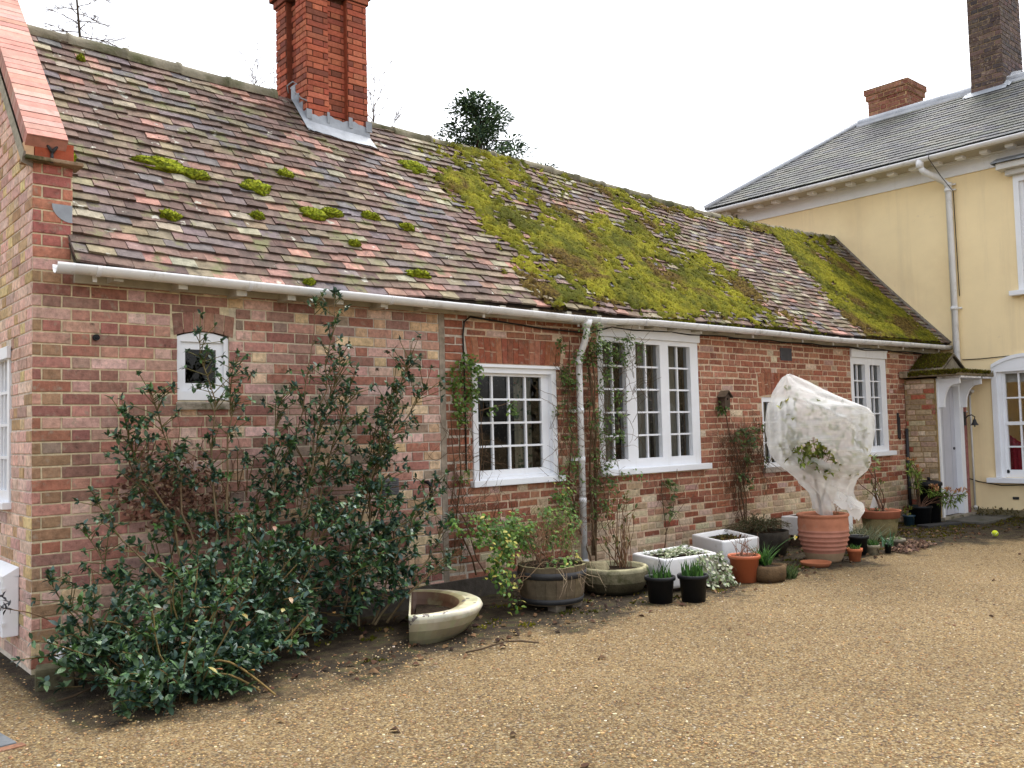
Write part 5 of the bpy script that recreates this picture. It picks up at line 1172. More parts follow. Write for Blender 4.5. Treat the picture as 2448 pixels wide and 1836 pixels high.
tangle(st, lambda: ((bx + U(-.25, .3), by + U(-.15, .35), U(.3, .6)), (U(-.5, .5), U(-.3, .5), 1)), 150, .045, 7, .0022, srgb(128, 100, 76))
tangle(st, lambda: ((bx + U(-.2, .25), by - .24, U(.33, .36)), (U(-.3, .3), -.4, -1)), 14, .04, 6, .002, srgb(170, 150, 124))
st.build('stem', M['stem'], hk); lf.build('foliage', M['softleaf'], hk)

# round stone sink with stems
rx, ry = 4.28, -.72
rs = thing('stone_basin', (rx, ry, 0), 'mossy round stone basin with a cracked rim between half barrel and black pots', 'basin')
mb = MB(); mb.lathe([(.02, .0), (.20, .0), (.258, .04), (.288, .11), (.297, .19), (.296, .215), (.286, .226), (.262, .226), (.25, .215), (.24, .17), (.2, .15), (.01, .15)], (rx, ry, 0), 40, srgb(150, 144, 116), wob=.03, cols=[srgb(58, 54, 42)] * 2 + [srgb(72, 66, 50), srgb(112, 106, 84), srgb(146, 140, 114)] + [srgb(156, 150, 120)] * 8)
mb.build('bowl', M['stone'], rs)
mb = MB(); q = Matrix.Translation((rx - .12, ry + .07, .20)) @ Matrix.Rotation(.6, 4, 'Z') @ Matrix.Rotation(.4, 4, 'Y'); mb.bbox((-.12, -.10, -.05), (.12, .10, .04), .02, srgb(150, 140, 112), M=q); mb.build('broken_stone', M['stone'], rs)
soil_disc(rx, ry, .185, .243, rs)
cp = thing('cane_plant', (rx + .12, ry, .16), 'clump of thin upright reddish canes growing in the round stone basin', 'plant'); st = MB(); lf = MB()
for _ in range(28):
    b = Vector((rx + .12 + U(-.08, .08), ry + U(-.07, .07), .15)); e = b + Vector((U(-.2, .2), U(-.08, .15), U(.2, .72))); st.tube(curve(b, e, 0, 5, .04), [.0045, .004, .004, .003, .003, .002], 4, jit(pick([srgb(112, 84, 62), srgb(140, 112, 82), srgb(92, 68, 54)]), .2), 0, False)
    if R() < .75: rosette(lf, e, Vector((0, 0, 1)), 4, .055, .026, [srgb(78, 96, 58), srgb(108, 108, 60), srgb(110, 84, 54)], .9)
st.build('stem', M['stem'], cp); lf.build('foliage', M['softleaf'], cp)

# two white sinks
def butler(name, lab, F_, R_, B_, L_, z0, z1, fill):
    t = thing(name, (F_[0], F_[1], 0), lab, 'sink'); mb = MB(); Q = [Vector((*p, 0)) for p in (F_, R_, B_, L_)]; c = sum(Q, Vector()) / 4
    def rr(k, z, rad=.03):
        out = []
        for i in range(4):
            p = c + (Q[i] - c) * k; a = (c + (Q[i - 1] - c) * k - p).normalized(); b = (c + (Q[(i + 1) % 4] - c) * k - p).normalized()
            for j in range(5): t_ = j / 4; out.append(p + a * rad * (1 - t_) ** 2 + b * rad * t_ ** 2 + Vector((0, 0, z)))
        return out
    rg = [rr(.86, z0), rr(.94, z0), rr(.985, z0 + .03), rr(1.0, z1 - .02), rr(.995, z1 - .006), rr(.97, z1), rr(.90, z1), rr(.87, z1 - .012), rr(.82, z1 - .06), rr(.8, z1 - .1)]
    n0 = len(mb.v); n = 20
    for r_ in rg: mb.v.extend(tuple(p) for p in r_)
    for j in range(len(rg) - 1):
        for i in range(n): mb.face((n0 + j * n + i, n0 + j * n + (i + 1) % n, n0 + (j + 1) * n + (i + 1) % n, n0 + (j + 1) * n + i), (1, 1, 1), 0, True)
    mb.build('basin', M['ceramic'], t)
    mb = MB(); mb.poly([c + (q - c) * .84 + Vector((0, 0, fill)) for q in Q]); mb.build('soil', M['soil'], t)
    return t, c, Q
t1, c1, Q1 = butler('white_sink', 'white ceramic sink planted with variegated ivy behind the black pots', (4.50, -1.10), (5.12, -1.18), (5.40, -.62), (4.63, -.62), .03, .28, .255)
t2, c2, Q2 = butler('white_sink', 'deep white ceramic sink with dark earth against the wall behind the orange pot', (5.66, -.84), (6.17, -.90), (6.55, -.22), (5.93, -.26), .065, .30, .255)
for t_, c_, (z0, lab) in ((t1, c1, (.03, 0)), (t2, c2, (.065, 0))):
    for dx in (-.2, .2): mb = MB(); mb.bbox((c_.x + dx - .06, c_.y - .14, -.02), (c_.x + dx + .06, c_.y + .16, z0 + .005), .006, srgb(90, 70, 60)); mb.build('support', M['stone'], t_)
iv = thing('variegated_ivy', (c1.x, c1.y, .26), 'white edged variegated ivy filling and hanging over the white sink', 'ivy'); st = MB(); lf = MB()
IV = [srgb(196, 200, 176), srgb(176, 184, 150), srgb(120, 138, 96), srgb(96, 116, 76), srgb(214, 214, 196), srgb(150, 160, 122)]
for _ in range(520):
    p = c1 + (Q1[random.randint(0, 3)] - c1) * U(0, .85); p = p.lerp(c1 + (Q1[random.randint(0, 3)] - c1) * U(0, .85), R()); p.z = .265 + U(0, .035)
    lf.leaf(p, Vector((U(-1, 1), U(-1, 1), U(-.1, .3))), Z, U(.025, .04), U(.022, .034), jit(pick(IV), .1), 0, .2)
for _ in range(260):
    t_ = R(); a = Q1[1].lerp(Q1[0], U(0, .45) if R() < .7 else 0) + Vector((0, 0, .285)); p = a + Vector((U(0, .10) * (t_ + .3), U(-.03, -.14) * t_ - .01, -.27 * t_))
    lf.leaf(p, Vector((U(-1, 1), U(-1, .2), U(-1, .2))), Vector((0, -1, .6)), U(.025, .042), U(.022, .034), jit(pick(IV), .12), 0, .2)
tangle(st, lambda: (Q1[1].lerp(Q1[0], U(0, .4)) + Vector((0, -.01, .285)), (.2, -.5, -1)), 12, .04, 7, .002, srgb(110, 100, 80))
st.build('stem', M['stem'], iv); lf.build('foliage', M['softleaf'], iv)
ge = thing('dark_seedling', (c2.x, c2.y, .26), 'low dark brown green plant in the deep white sink', 'plant'); lf = MB()
for _ in range(150): p = c2 + Vector((U(-.2, .2), U(-.14, .14), .258)); lf.leaf(p, Vector((U(-1, 1), U(-1, 1), U(.1, 1))), Z, U(.03, .06), U(.015, .03), jit(pick([srgb(70, 60, 34), srgb(92, 80, 40), srgb(60, 66, 40), srgb(100, 70, 44)]), .2))
lf.build('foliage', M['dry'], ge)

# plain pots
def pot(name, lab, x, y, rt, rb, h, m, cat='pot', lip=.012, liph=.03, col=(1, 1, 1), soil=True, z=0, group=None):
    t = thing(name, (x, y, z), lab, cat, group); mb = MB(); mb.lathe([(r_, z + zz) for r_, zz in pot_prof(rt, rb, h, lip, liph)], (x, y, 0), 32, col); mb.build('body', m, t)
    if soil: soil_disc(x, y, z + h - .035, rt - .012, t)
    return t
pot('black_pot', 'left black plastic pot of sparse bulb shoots before the ivy sink', 4.20, -1.30, .112, .092, .205, M['black'], group='pair of black bulb pots')
pot('black_pot', 'right black plastic pot of dense bulb shoots before the ivy sink', 4.41, -1.46, .112, .092, .21, M['black'], group='pair of black bulb pots')
GRN = [srgb(64, 100, 44), srgb(80, 120, 50), srgb(52, 84, 40)]
for (x, y, n, h, lab) in ((4.22, -1.29, 44, .13, 'short sparse green bulb shoots in the left black pot'), (4.41, -1.46, 95, .16, 'dense upright green bulb shoots in the right black pot')):
    t = thing('bulb_shoots', (x, y, .17), lab, 'plant', 'bulb shoots in black pots'); mb = MB(); shoots(mb, (x, y, .165), .085, n, h, GRN, .006, .14); 
    if n < 50:
        for k in range(6): st_ = MB()
        for k in range(7): mb.tube(curve((x + U(-.04, .06), y + U(-.04, .04), .16), (x + U(-.08, .16), y + U(-.05, .05), U(.3, .40)), 0, 4, .05), .0025, 4, srgb(60, 72, 60), 0, False)
    mb.build('foliage', M['softleaf'], t)
pot('orange_pot', 'bright orange plastic pot with dry twigs', 5.43, -1.23, .132, .10, .235, M['orange'])
t = thing('dry_twigs', (5.43, -1.23, .2), 'bare brown twigs and withered stalks in the orange pot', 'plant'); st = MB()
for _ in range(22): st.tube(curve((5.43 + U(-.08, .08), -1.23 + U(-.06, .06), .195), (5.43 + U(-.14, .16), -1.23 + U(-.1, .1), U(.24, .44)), .0, 4, .12), [.004, .0035, .003, .0025, .002], 4, jit(srgb(128, 96, 78), .2), 0, False)
lf = MB()
for _ in range(70): lf.leaf((5.43 + U(-.1, .1), -1.23 + U(-.1, .1), .205 + U(0, .02)), (U(-1, 1), U(-1, 1), .2), Z, .03, .016, jit(pick(DRY), .2))
st.build('stem', M['stem'], t); lf.build('foliage', M['dry'], t)
# mossy stone pot with daffodils
t = thing('mossy_stone_pot', (5.62, -1.34, 0), 'low brown mossy stone pot of daffodils right of the orange pot', 'pot'); mb = MB()
mb.lathe([(.02, 0), (.15, 0), (.165, .05), (.165, .11), (.155, .135), (.13, .135), (.12, .11)], (5.62, -1.34, 0), 24, srgb(88, 70, 50), wob=.30); mb.build('body', M['stone'], t); soil_disc(5.62, -1.34, .115, .13, t)
def daff(x, y, z, n, h, lab, flower=None, lean=.5, pal=GRN, name='daffodil_clump'):
    t = thing(name, (x, y, z), lab, 'plant'); mb = MB()
    for _ in range(n):
        a = U(0, 6.28); b = Vector((x + U(-.05, .05), y + U(-.05, .05), z)); d = Vector((math.cos(a) * lean * R(), math.sin(a) * lean * R(), 1)).normalized(); hh = h * U(.6, 1.15); sd_ = d.cross(Vector((math.cos(a), math.sin(a), 0)))
        if sd_.length < .05: sd_ = X.copy()
        sd_ = sd_.normalized() * .008; col = jit(pick(pal), .18); prev = b
        for k in range(4):
            t_ = (k + 1) / 4; nx2 = b + d * hh * t_ + Vector((d.x, d.y, -.35 * lean)) * hh * t_ * t_ * .8
            w_ = 1 - .25 * k; mb.poly([prev - sd_ * w_, prev + sd_ * w_, nx2 + sd_ * (w_ - .25), nx2 - sd_ * (w_ - .25)], col); prev = nx2
    mb.build('foliage', M['softleaf'], t)
    if flower:
        mb = MB(); fp = Vector(flower); mb.tube(curve((x, y, z), fp, .04, 6), .003, 4, GRN[0], 0, False); mb.build('stem', M['softleaf'], t)
        mb = MB()
        for k in range(6): a = k * 1.047; mb.leaf(fp, Vector((math.cos(a), -.3, math.sin(a))), Vector((0, -1, 0)), .03, .02, (.75, .74, .5))
        mb.lathe([(.004, 0), (.009, .012), (.011, .02)], fp - Vector((0, .02, .01)), 8, (.7, .55, .08)); mb.build('flower', M['softleaf'], t)
daff(5.66, -1.28, .12, 70, .24, 'arching daffodil leaves with one pale flower in the mossy stone pot', (6.10, -1.32, .33), .65)
t = thing('spiky_tuft', (5.82, -1.42, 0), 'spiky green tuft at the foot of the mossy stone pot', 'plant'); mb = MB(); shoots(mb, (5.82, -1.42, .0), .07, 110, .15, [srgb(70, 92, 54), srgb(90, 108, 66)], .005, .6); mb.build('foliage', M['softleaf'], t)

# dark barrel with heather at the wall
t = thing('dark_tub', (7.0, -.36, 0), 'dark old wooden tub of heather against the wall under the creeper', 'planter'); mb = MB(); mb.lathe([(.02, 0), (.24, 0), (.275, .12), (.285, .25), (.27, .25), (.26, .2)], (7.0, -.36, 0), 28, srgb(58, 54, 48)); mb.build('body', M['oak'], t); soil_disc(7.0, -.36, .22, .26, t)
t = thing('heather', (7.0, -.36, .25), 'low spreading dark green heather in the wooden tub', 'shrub'); st = MB(); lf = MB()
for _ in range(240):
    a = U(0, 6.28); r_ = R() ** .5; e = Vector((6.9 + math.cos(a) * r_ * .50, -.38 + math.sin(a) * r_ * .28, .27 + U(0, .16) * (1.2 - r_))); e.y = min(e.y, -.03); b = Vector((6.95 + U(-.15, .15), -.36 + U(-.1, .1), .23)); pth = curve(b, e, .05, 5, .05); st.tube(pth, .002, 3, srgb(86, 70, 52), 0, False)
    for k in range(16):
        p, d = path_at(pth, U(.4, 1)); lf.leaf(p, d + Vector((U(-1, 1), U(-1, 1), U(-.3, 1))) * .8, Z, U(.02, .035), .006, jit(pick([srgb(56, 72, 44), srgb(46, 60, 40), srgb(72, 86, 50), srgb(88, 78, 52)]), .2))
st.build('stem', M['stem'], t); lf.build('foliage', M['softleaf'], t)

# the large ribbed terracotta pot
bpx, bpy_ = 6.98, -1.10
big = thing('ribbed_pot', (bpx, bpy_, 0), 'large ribbed terracotta pot holding the fleece wrapped shrub', 'pot')
T1, T2 = srgb(172, 114, 88), srgb(168, 116, 98)
prof = [(.03, 0), (.165, 0), (.172, .02), (.20, .09)]
for z in (.125, .165, .21, .255, .30): rr_ = .20 + (.245 - .20) * min(1, (z - .09) / .15) ; prof += [(rr_ - .004, z - .008), (rr_ + .006, z), (rr_ + .004, z + .008), (rr_ - .003, z + .016)]
prof += [(.247, .36), (.243, .425), (.240, .438), (.250, .446), (.256, .458), (.252, .470), (.240, .474), (.226, .468), (.222, .44), (.21, .38)]
mb = MB(); mb.lathe(prof, (bpx, bpy_, 0), 48, T1, cols=[srgb(150, 126, 100)] * 3 + [T2] * 20 + [T1] * 30); mb.build('body', M['terra'], big); soil_disc(bpx, bpy_, .39, .212, big)
t = thing('terracotta_saucer', (6.58, -1.24, 0), 'round terracotta saucer lying in front of the large ribbed pot', 'saucer'); mb = MB(); mb.lathe([(.01, .005), (.115, .005), (.135, .04), (.145, .042), (.146, .036), (.125, .0), (.02, .0)][::-1], (6.58, -1.24, .005), 32, srgb(160, 100, 70)); mb.build('dish', M['terra'], t)
# shrub inside the fleece
VR = Vector((.757, -.653, 0)).normalized(); VF = Vector((.653, .757, 0)).normalized(); PC = Vector((bpx, bpy_, 0))
def loc_(a, d, z): return PC + VR * a + VF * d + Z * z
ps = thing('potted_shrub', (bpx, bpy_, .4), 'leafy shrub standing in the ribbed pot and poking through a hole in the fleece', 'shrub'); st = MB(); lf = MB()
SG = [srgb(136, 138, 62), srgb(116, 122, 54), srgb(152, 148, 76), srgb(104, 108, 50)]
st.tube([loc_(0, 0, .38), loc_(-.03, 0, .6), loc_(-.08, -.02, .95), loc_(-.12, 0, 1.3)], [.018, .016, .012, .008], 7, srgb(120, 92, 68), 0, False); st.tube([loc_(-.02, 0, .55), loc_(.1, 0, .9), loc_(.25, .05, 1.25)], [.012, .01, .006], 6, srgb(120, 92, 68), 0, False)
for k in range(5): st.tube([loc_(U(0, .2), U(-.05, .05), .4), loc_(U(.02, .22), U(-.05, .05), .62)], .003, 4, srgb(150, 120, 90), 0, False)
for _ in range(36):
    a = U(-.40, .42); z = U(.95, 1.62); 
    if z > 1.75 - .75 * (a + .35): continue
    d = U(-.22, .15); p = loc_(a, d, z); st.tube(curve(loc_(-.08, 0, .85), p, 0, 5, .1), [.006, .005, .004, .003, .003, .002], 4, srgb(120, 100, 70), 0, False); rosette(lf, p, Vector((0, 0, 1)), 5, .085, .034, SG, .9)
SIL = [(-1.86, -.33, -.23), (-1.79, -.385, -.08), (-1.64, -.46, .22), (-1.52, -.515, .485), (-1.30, -.545, .52), (-1.07, -.46, .475), (-.90, -.31, .44), (-.74, -.15, .28)]
for _ in range(130):      # leaves pressed just inside the cloth
    z = U(.86, 1.76); l_ = interp([(q[0], q[1]) for q in SIL], -z); r_ = interp([(q[0], q[2]) for q in SIL], -z); hw_ = (r_ - l_) / 2; u_ = U(-.85, .85); a = (l_ + r_) / 2 + u_ * hw_
    if z > 1.87 - .457 * (a + .28) - .13: continue
    d = -min(hw_ * .9, .45) * math.sqrt(1 - u_ * u_) * U(.74, .86); rosette(lf, loc_(a, d, z), VR * U(-1, 1) + Vector((0, 0, .2)), random.randint(1, 3), .080 * min(1, hw_ / .3), .042, SG, .6)
for _ in range(40):
    a = U(-.34, .04); z = U(.98, 1.26); rosette(lf, loc_(a, U(-.36, -.2), z), -VF + Vector((0, 0, .3)), 4, .07, .03, [srgb(104, 118, 50), srgb(120, 130, 56), srgb(84, 98, 42)], .9)
for a, z in ((-.22, 1.02), (-.26, 1.06), (-.18, 1.0), (-.10, .96), (-.05, .93), (-.02, .9), (-.14, 1.07), (-.30, 1.0), (-.16, .93), (.02, .98)): rosette(lf, loc_(a, -.36, z), -VF + Vector((0, 0, .3)), 5, .075, .03, [srgb(104, 118, 50), srgb(120, 130, 56), srgb(84, 98, 42)], .8)
st.tube(curve(loc_(-.08, -.1, .85), loc_(-.2, -.36, 1.05), .0, 5), .009, 5, srgb(120, 90, 66), 0, False); st.tube(curve(loc_(-.08, -.1, .85), loc_(-.04, -.37, .94), .0, 5), .009, 5, srgb(120, 90, 66), 0, False)
rosette(lf, loc_(.50, -.1, 1.0), VR + Vector((0, 0, .2)), 9, .09, .018, [srgb(110, 124, 60), srgb(90, 104, 50)], .8); rosette(lf, loc_(.52, -.1, .93), VR, 9, .08, .018, [srgb(110, 124, 60), srgb(90, 104, 50)], .8)
st.build('stem', M['stem'], ps); lf.build('foliage', M['softleaf'], ps)
# fleece: rings (z, left, right)
FR = [(1.885, -.31, -.275), (1.86, -.345, -.22), (1.79, -.385, -.08), (1.72, -.43, .05), (1.64, -.46, .22), (1.56, -.50, .40), (1.52, -.515, .485), (1.47, -.53, .515), (1.42, -.545, .525), (1.30, -.545, .52), (1.18, -.52, .50), (1.07, -.46, .475), (.98, -.40, .485), (.90, -.31, .44), (.82, -.23, .34), (.74, -.15, .28), (.68, -.10, .26), (.62, -.09, .27), (.56, -.095, .33), (.50, -.09, .38)]
NSF = 128; NRG = 90; mb = MB(); n0 = len(mb.v); zl_ = [(-q[0], q[1]) for q in FR]; zr_ = [(-q[0], q[2]) for q in FR]
CRE = [((-.45, 1.30), (.45, 1.46), .035), ((-.5, 1.16), (.1, 1.22), .03), ((-.30, 1.55), (.30, 1.50), .025), ((-.38, 1.78), (.5, 1.40), .03), ((-.48, 1.05), (.30, .80), .045), ((-.05, 1.12), (.46, 1.02), .025), ((-.35, 1.66), (.1, 1.36), .022), ((.1, .95), (.42, .90), .03), ((-.2, .86), (.2, .70), .03), ((-.1, 1.5), (.35, 1.2), .02)]
def crease(a, z):
    h = 0
    for (a0, z0), (a1, z1), w_ in CRE:
        dx, dz = a1 - a0, z1 - z0; L2 = dx * dx + dz * dz; t_ = ((a - a0) * dx + (z - z0) * dz) / L2; tt = max(0, min(1, t_)); d = math.hypot(a - a0 - dx * tt, (z - z0 - dz * tt)) - 0
        sg = (a - a0) * dz - (z - z0) * dx
        bow = .03 * math.sin(math.pi * tt)
        h += .034 * math.exp(-abs((d - bow) / w_) ** 1.2 * 1.2) * (1 if sg < 0 else .35) * math.sin(math.pi * max(.05, min(.95, tt)))
    return h
def hole(a, z, sa):
    if sa > -.25: return False
    lo = 1.105 - .30 * (a + .39); hi = (1.13 + (a + .39) * .75) if a < -.21 else 1.265 - (a + .21) * 1.1
    lo += .02 * noise.noise(Vector((a * 8, 2, 1))); hi += .03 * noise.noise(Vector((a * 9, 5, 1)))
    if -.38 < a < .09 and lo < z < hi: return True
    return .02 < a < .20 and z < .63 - 6 * (a - .11) ** 2
AZ = []; CRV = []
for j in range(NRG):
    z = 1.885 - (1.885 - .50) * (j / (NRG - 1)) ** .92; l_ = interp(zl_, -z); r_ = interp(zr_, -z); c = (l_ + r_) / 2; hw = (r_ - l_) / 2; dp = min(hw * .9, .45)
    for i in range(NSF):
        t_ = 2 * math.pi * i / NSF; ca, sa = math.cos(t_), math.sin(t_); a = c + ca * hw
        fold = .05 * noise.noise(Vector((ca * 2.0, sa * 2.0 + z * .8, z * 2.4 + ca))) + .012 * noise.noise(Vector((ca * 6 + z * 3, z * 8 + sa * 3, 3))) + (.02 * math.sin(t_ * 9 + z * 14) if z < .8 else 0) + crease(a, z)
        k = 1 + fold / max(.12, hw); zz = z + .02 * noise.noise(Vector((ca * 1.6, sa * 1.6, z * 2)))
        if j == NRG - 1: zz += .05 * math.sin(t_ * 2.5 + 1)
        CRV.append(crease(c + ca * hw, z) if sa < .3 else 0); a = c + ca * hw * k; AZ.append((a, zz, sa)); mb.v.append(tuple(loc_(a, sa * dp * k, zz)))
for j in range(NRG - 1):
    for i in range(NSF):
        if hole(*AZ[j * NSF + i]): continue
        i2 = (i + 1) % NSF; mb.face((n0 + j * NSF + i, n0 + j * NSF + i2, n0 + (j + 1) * NSF + i2, n0 + (j + 1) * NSF + i), (min(1, CRV[j * NSF + i] * 26),) * 3, 0, True)
mb.face([n0 + i for i in range(NSF)])
# loose fold of cloth across the front and flap on the right
def sheet(pts_a, pts_b, n=18):
    m0 = len(mb.v)
    for i in range(n + 1):
        f = i / n * (len(pts_a) - 1); k = min(int(f), len(pts_a) - 2); g_ = f - k
        for P_ in (pts_a, pts_b): a = Vector(P_[k]).lerp(Vector(P_[k + 1]), g_); mb.v.append(tuple(a + Vector((0, 0, .01 * math.sin(i * 1.3)))))
    for i in range(n): mb.face((m0 + 2 * i, m0 + 2 * i + 2, m0 + 2 * i + 3, m0 + 2 * i + 1), (1, 1, 1), 0, True)
sheet([loc_(.1, -.15, .70), loc_(.25, -.14, .64), loc_(.38, -.10, .56), loc_(.41, -.05, .50)], [loc_(.06, -.14, .58), loc_(.2, -.13, .50), loc_(.28, -.1, .42), loc_(.34, -.05, .40)])
fl = mb.build('fleece_cover', M['fleece'], None, (bpx, bpy_, .5)); tag(fl, 'white translucent frost fleece wrapped round the shrub in the ribbed pot', 'plant fleece')

# small pots to the right
pot('small_terracotta_pot', 'small terracotta pot of grass beside the large ribbed pot', 7.14, -1.34, .072, .052, .125, M['terra'], lip=.006, liph=.03, col=srgb(190, 112, 76))
t = thing('grass_tuft', (7.14, -1.34, .1), 'short grass in the small terracotta pot', 'plant'); mb = MB(); shoots(mb, (7.14, -1.34, .09), .05, 60, .08, GRN, .004, .4); mb.build('foliage', M['softleaf'], t)
pot('tall_black_pot', 'taller black plastic pot right behind the small terracotta pot', 7.55, -1.15, .105, .085, .20, M['black'])
pot('squat_stone_pot', 'small pale stone pot with grassy plant between black pots', 7.68, -1.24, .072, .068, .10, M['stone'], col=srgb(150, 144, 124), lip=.004)
t = thing('grey_grass', (7.85, -1.0, .1), 'wispy grey green grass clump behind the small pots', 'plant'); mb = MB(); shoots(mb, (7.8, -1.02, .06), .2, 300, .26, [srgb(110, 116, 92), srgb(128, 126, 100), srgb(84, 96, 70)], .004, .7); shoots(mb, (7.68, -1.24, .07), .05, 60, .10, GRN, .005, .5); mb.build('foliage', M['softleaf'], t)
pot('tiny_black_pot', 'tiny black plastic pot with blue green daffodil leaves', 7.86, -1.32, .038, .03, .095, M['black'], lip=.004, liph=.012)
daff(7.86, -1.32, .07, 26, .24, 'blue green daffodil leaves in the tiny black pot', None, .7, BLU + [srgb(96, 132, 108)])
pot('round_stone_pot', 'low round grey stone pot with a pale succulent', 8.45, -1.12, .095, .085, .08, M['stone'], col=srgb(136, 130, 116), lip=.004)
t = thing('succulent', (8.45, -1.12, .06), 'pale fleshy rosettes in the low round stone pot', 'plant'); mb = MB()
for _ in range(14): rosette(mb, Vector((8.45 + U(-.06, .06), -1.12 + U(-.06, .06), .075)), Z, 6, .03, .014, [srgb(150, 150, 110), srgb(120, 132, 90)], .9)
mb.build('foliage', M['softleaf'], t)
t = thing('small_white_sink', (8.05, -.35, 0), 'white ceramic sink half hidden behind the ribbed pot', 'sink')
mb = MB(); mb.bbox((7.75, -.62, .12), (8.45, -.12, .33), .015); mb.build('basin', M['ceramic'], t); mb = MB(); mb.box((7.82, -.55, .331), (8.38, -.2, .334)); mb.build('soil', M['soil'], t); mb = MB(); mb.bbox((7.8, -.55, -.02), (8.4, -.2, .118), .01, srgb(90, 76, 64)); mb.build('support', M['stone'], t)
# terracotta rimmed bowl pot
t = thing('bowl_pot', (9.0, -.66, 0), 'wide mossy pot with terracotta rim and bare shrub, left of the bin', 'pot'); mb = MB()
mb.lathe([(.03, 0), (.17, 0), (.19, .12), (.205, .24)], (9.0, -.66, 0), 36, srgb(128, 116, 82)); mb.build('body', M['stone'], t)
mb = MB(); mb.lathe([(.206, .24), (.222, .245), (.236, .315), (.244, .325), (.24, .335), (.222, .33), (.21, .29)], (9.0, -.66, 0), 36, srgb(158, 98, 74)); mb.build('rim', M['terra'], t); soil_disc(9.0, -.66, .305, .215, t)
t = thing('bare_shrub', (9.0, -.66, .3), 'half bare shrub with crooked brown stems in the wide terracotta rimmed pot', 'shrub'); st = MB(); lf = MB()
for e, r_ in (((8.83, -.6, .95), .012), ((8.72, -.5, .78), .008), ((8.95, -.62, .62), .01), ((9.25, -.5, .62), .006), ((8.8, -.55, 1.05), .008), ((9.12, -.5, .8), .006)):
    pth = curve((9.05 + U(-.04, .04), -.66, .3), e, .03, 7, .08); st.tube(pth, [r_ * (1 - .6 * i / 7) for i in range(8)], 5, jit(srgb(104, 78, 66), .1), 0, False)
    for k in range(9): rosette(lf, Vector(e) + Vector((U(-.14, .14), U(-.08, .08), U(-.12, .06))), Z, 4, .055, .018, [srgb(100, 104, 56), srgb(116, 116, 60), srgb(80, 88, 48)], .9)
for _ in range(40): lf.leaf((9.0 + U(-.15, .15), -.66 + U(-.12, .12), .33), (U(-1, 1), U(-1, 1), .6), Z, .05, .014, jit(pick(GRN + DRY), .2))
st.build('stem', M['stem'], t); lf.build('foliage', M['softleaf'], t)
o = MB(); o.poly([(9.28, -.5, .30), (9.38, -.46, .30), (9.46, -.4, .56), (9.40, -.42, .58)], (1, 1, 1)); o.poly([(9.38, -.46, .30), (9.28, -.5, .30), (9.25, -.40, .30), (9.40, -.42, .58)]); o = o.build('torn_sack', M['fleece'], None, (9.35, -.45, .3)); tag(o, 'scrap of white sacking behind the wide terracotta rimmed pot', 'sack')
pot('blue_pot', 'small dark blue glazed pot with young leaves in front of the bin', 10.35, -.36, .075, .06, .15, mat('blue_glaze', (.02, .05, .075), .3, .5, 6, .15), lip=.006, liph=.02)
t = thing('seedling', (10.35, -.36, .13), 'young yellow green leaves in the small blue pot', 'plant'); mb = MB()
for _ in range(10): rosette(mb, Vector((10.35 + U(-.06, .06), -.36 + U(-.05, .05), U(.14, .24))), Z, 5, .05, .014, [srgb(120, 140, 50), srgb(92, 116, 46), srgb(150, 130, 70)], .9)
mb.build('foliage', M['softleaf'], t)
# dustbin, black tub, pieris
t = thing('dustbin', (10.93, -.37, 0), 'black plastic dustbin with lid against the pale porch wall', 'bin'); mb = MB(); mb.lathe([(.02, 0), (.135, 0), (.16, .50), (.165, .50), (.165, .515), (.15, .515)], (10.93, -.37, 0), 32); mb.build('body', M['black'], t)
mb = MB(); mb.lathe([(.176, .505), (.178, .54), (.165, .555), (.08, .575), (.005, .58)], (10.93, -.37, 0), 32); 
for dx in (-.05, .05): mb.tube([(10.93 + dx, -.38 + dx * .6, .57), (10.93 + dx, -.38 + dx * .6, .615)], .016, 8)
mb.build('lid', M['black'], t)
pot('black_tub', 'large black plastic tub holding the pieris in front of the dustbin', 10.55, -.42, .145, .115, .26, M['black'])
t = thing('pieris', (10.55, -.42, .25), 'pieris shrub with orange young leaves in the black tub by the bin', 'shrub'); st = MB(); lf = MB()
PI = [srgb(112, 136, 58), srgb(96, 120, 54), srgb(134, 150, 70)]; PO = [srgb(186, 132, 92), srgb(170, 112, 84), srgb(196, 152, 104)]
for (x, y, z, o_) in ((10.55, -.4, .72, 1), (10.48, -.42, .62, 0), (10.62, -.38, .66, 1), (10.42, -.4, .82, 1), (10.5, -.4, .5, 0), (10.68, -.55, .46, 1), (10.74, -.6, .42, 0), (10.8, -.68, .42, 1), (10.88, -.74, .38, 1), (10.76, -.64, .34, 0), (10.84, -.72, .32, 0), (10.7, -.5, .45, 0), (10.7, -.56, .42, 1), (10.35, -.4, .7, 0), (10.95, -.8, .40, 1)):
    st.tube(curve((10.55, -.42, .22), (x, y, z), .03, 5, .06), .005, 4, srgb(100, 74, 60), 0, False)
    for k in range(5): q = Vector((x + U(-.06, .06), y + U(-.05, .05), z + U(-.06, .03))); rosette(lf, q, Vector((0, 0, -.3)), 6, .075, .02, PI, .9)
    if o_:
        for k in range(6): rosette(lf, Vector((x + U(-.05, .05), y + U(-.05, .05), z + .05)), Z, 6, .05, .014, PO, .8)
st.build('stem', M['stem'], t); lf.build('foliage', M['softleaf'], t)
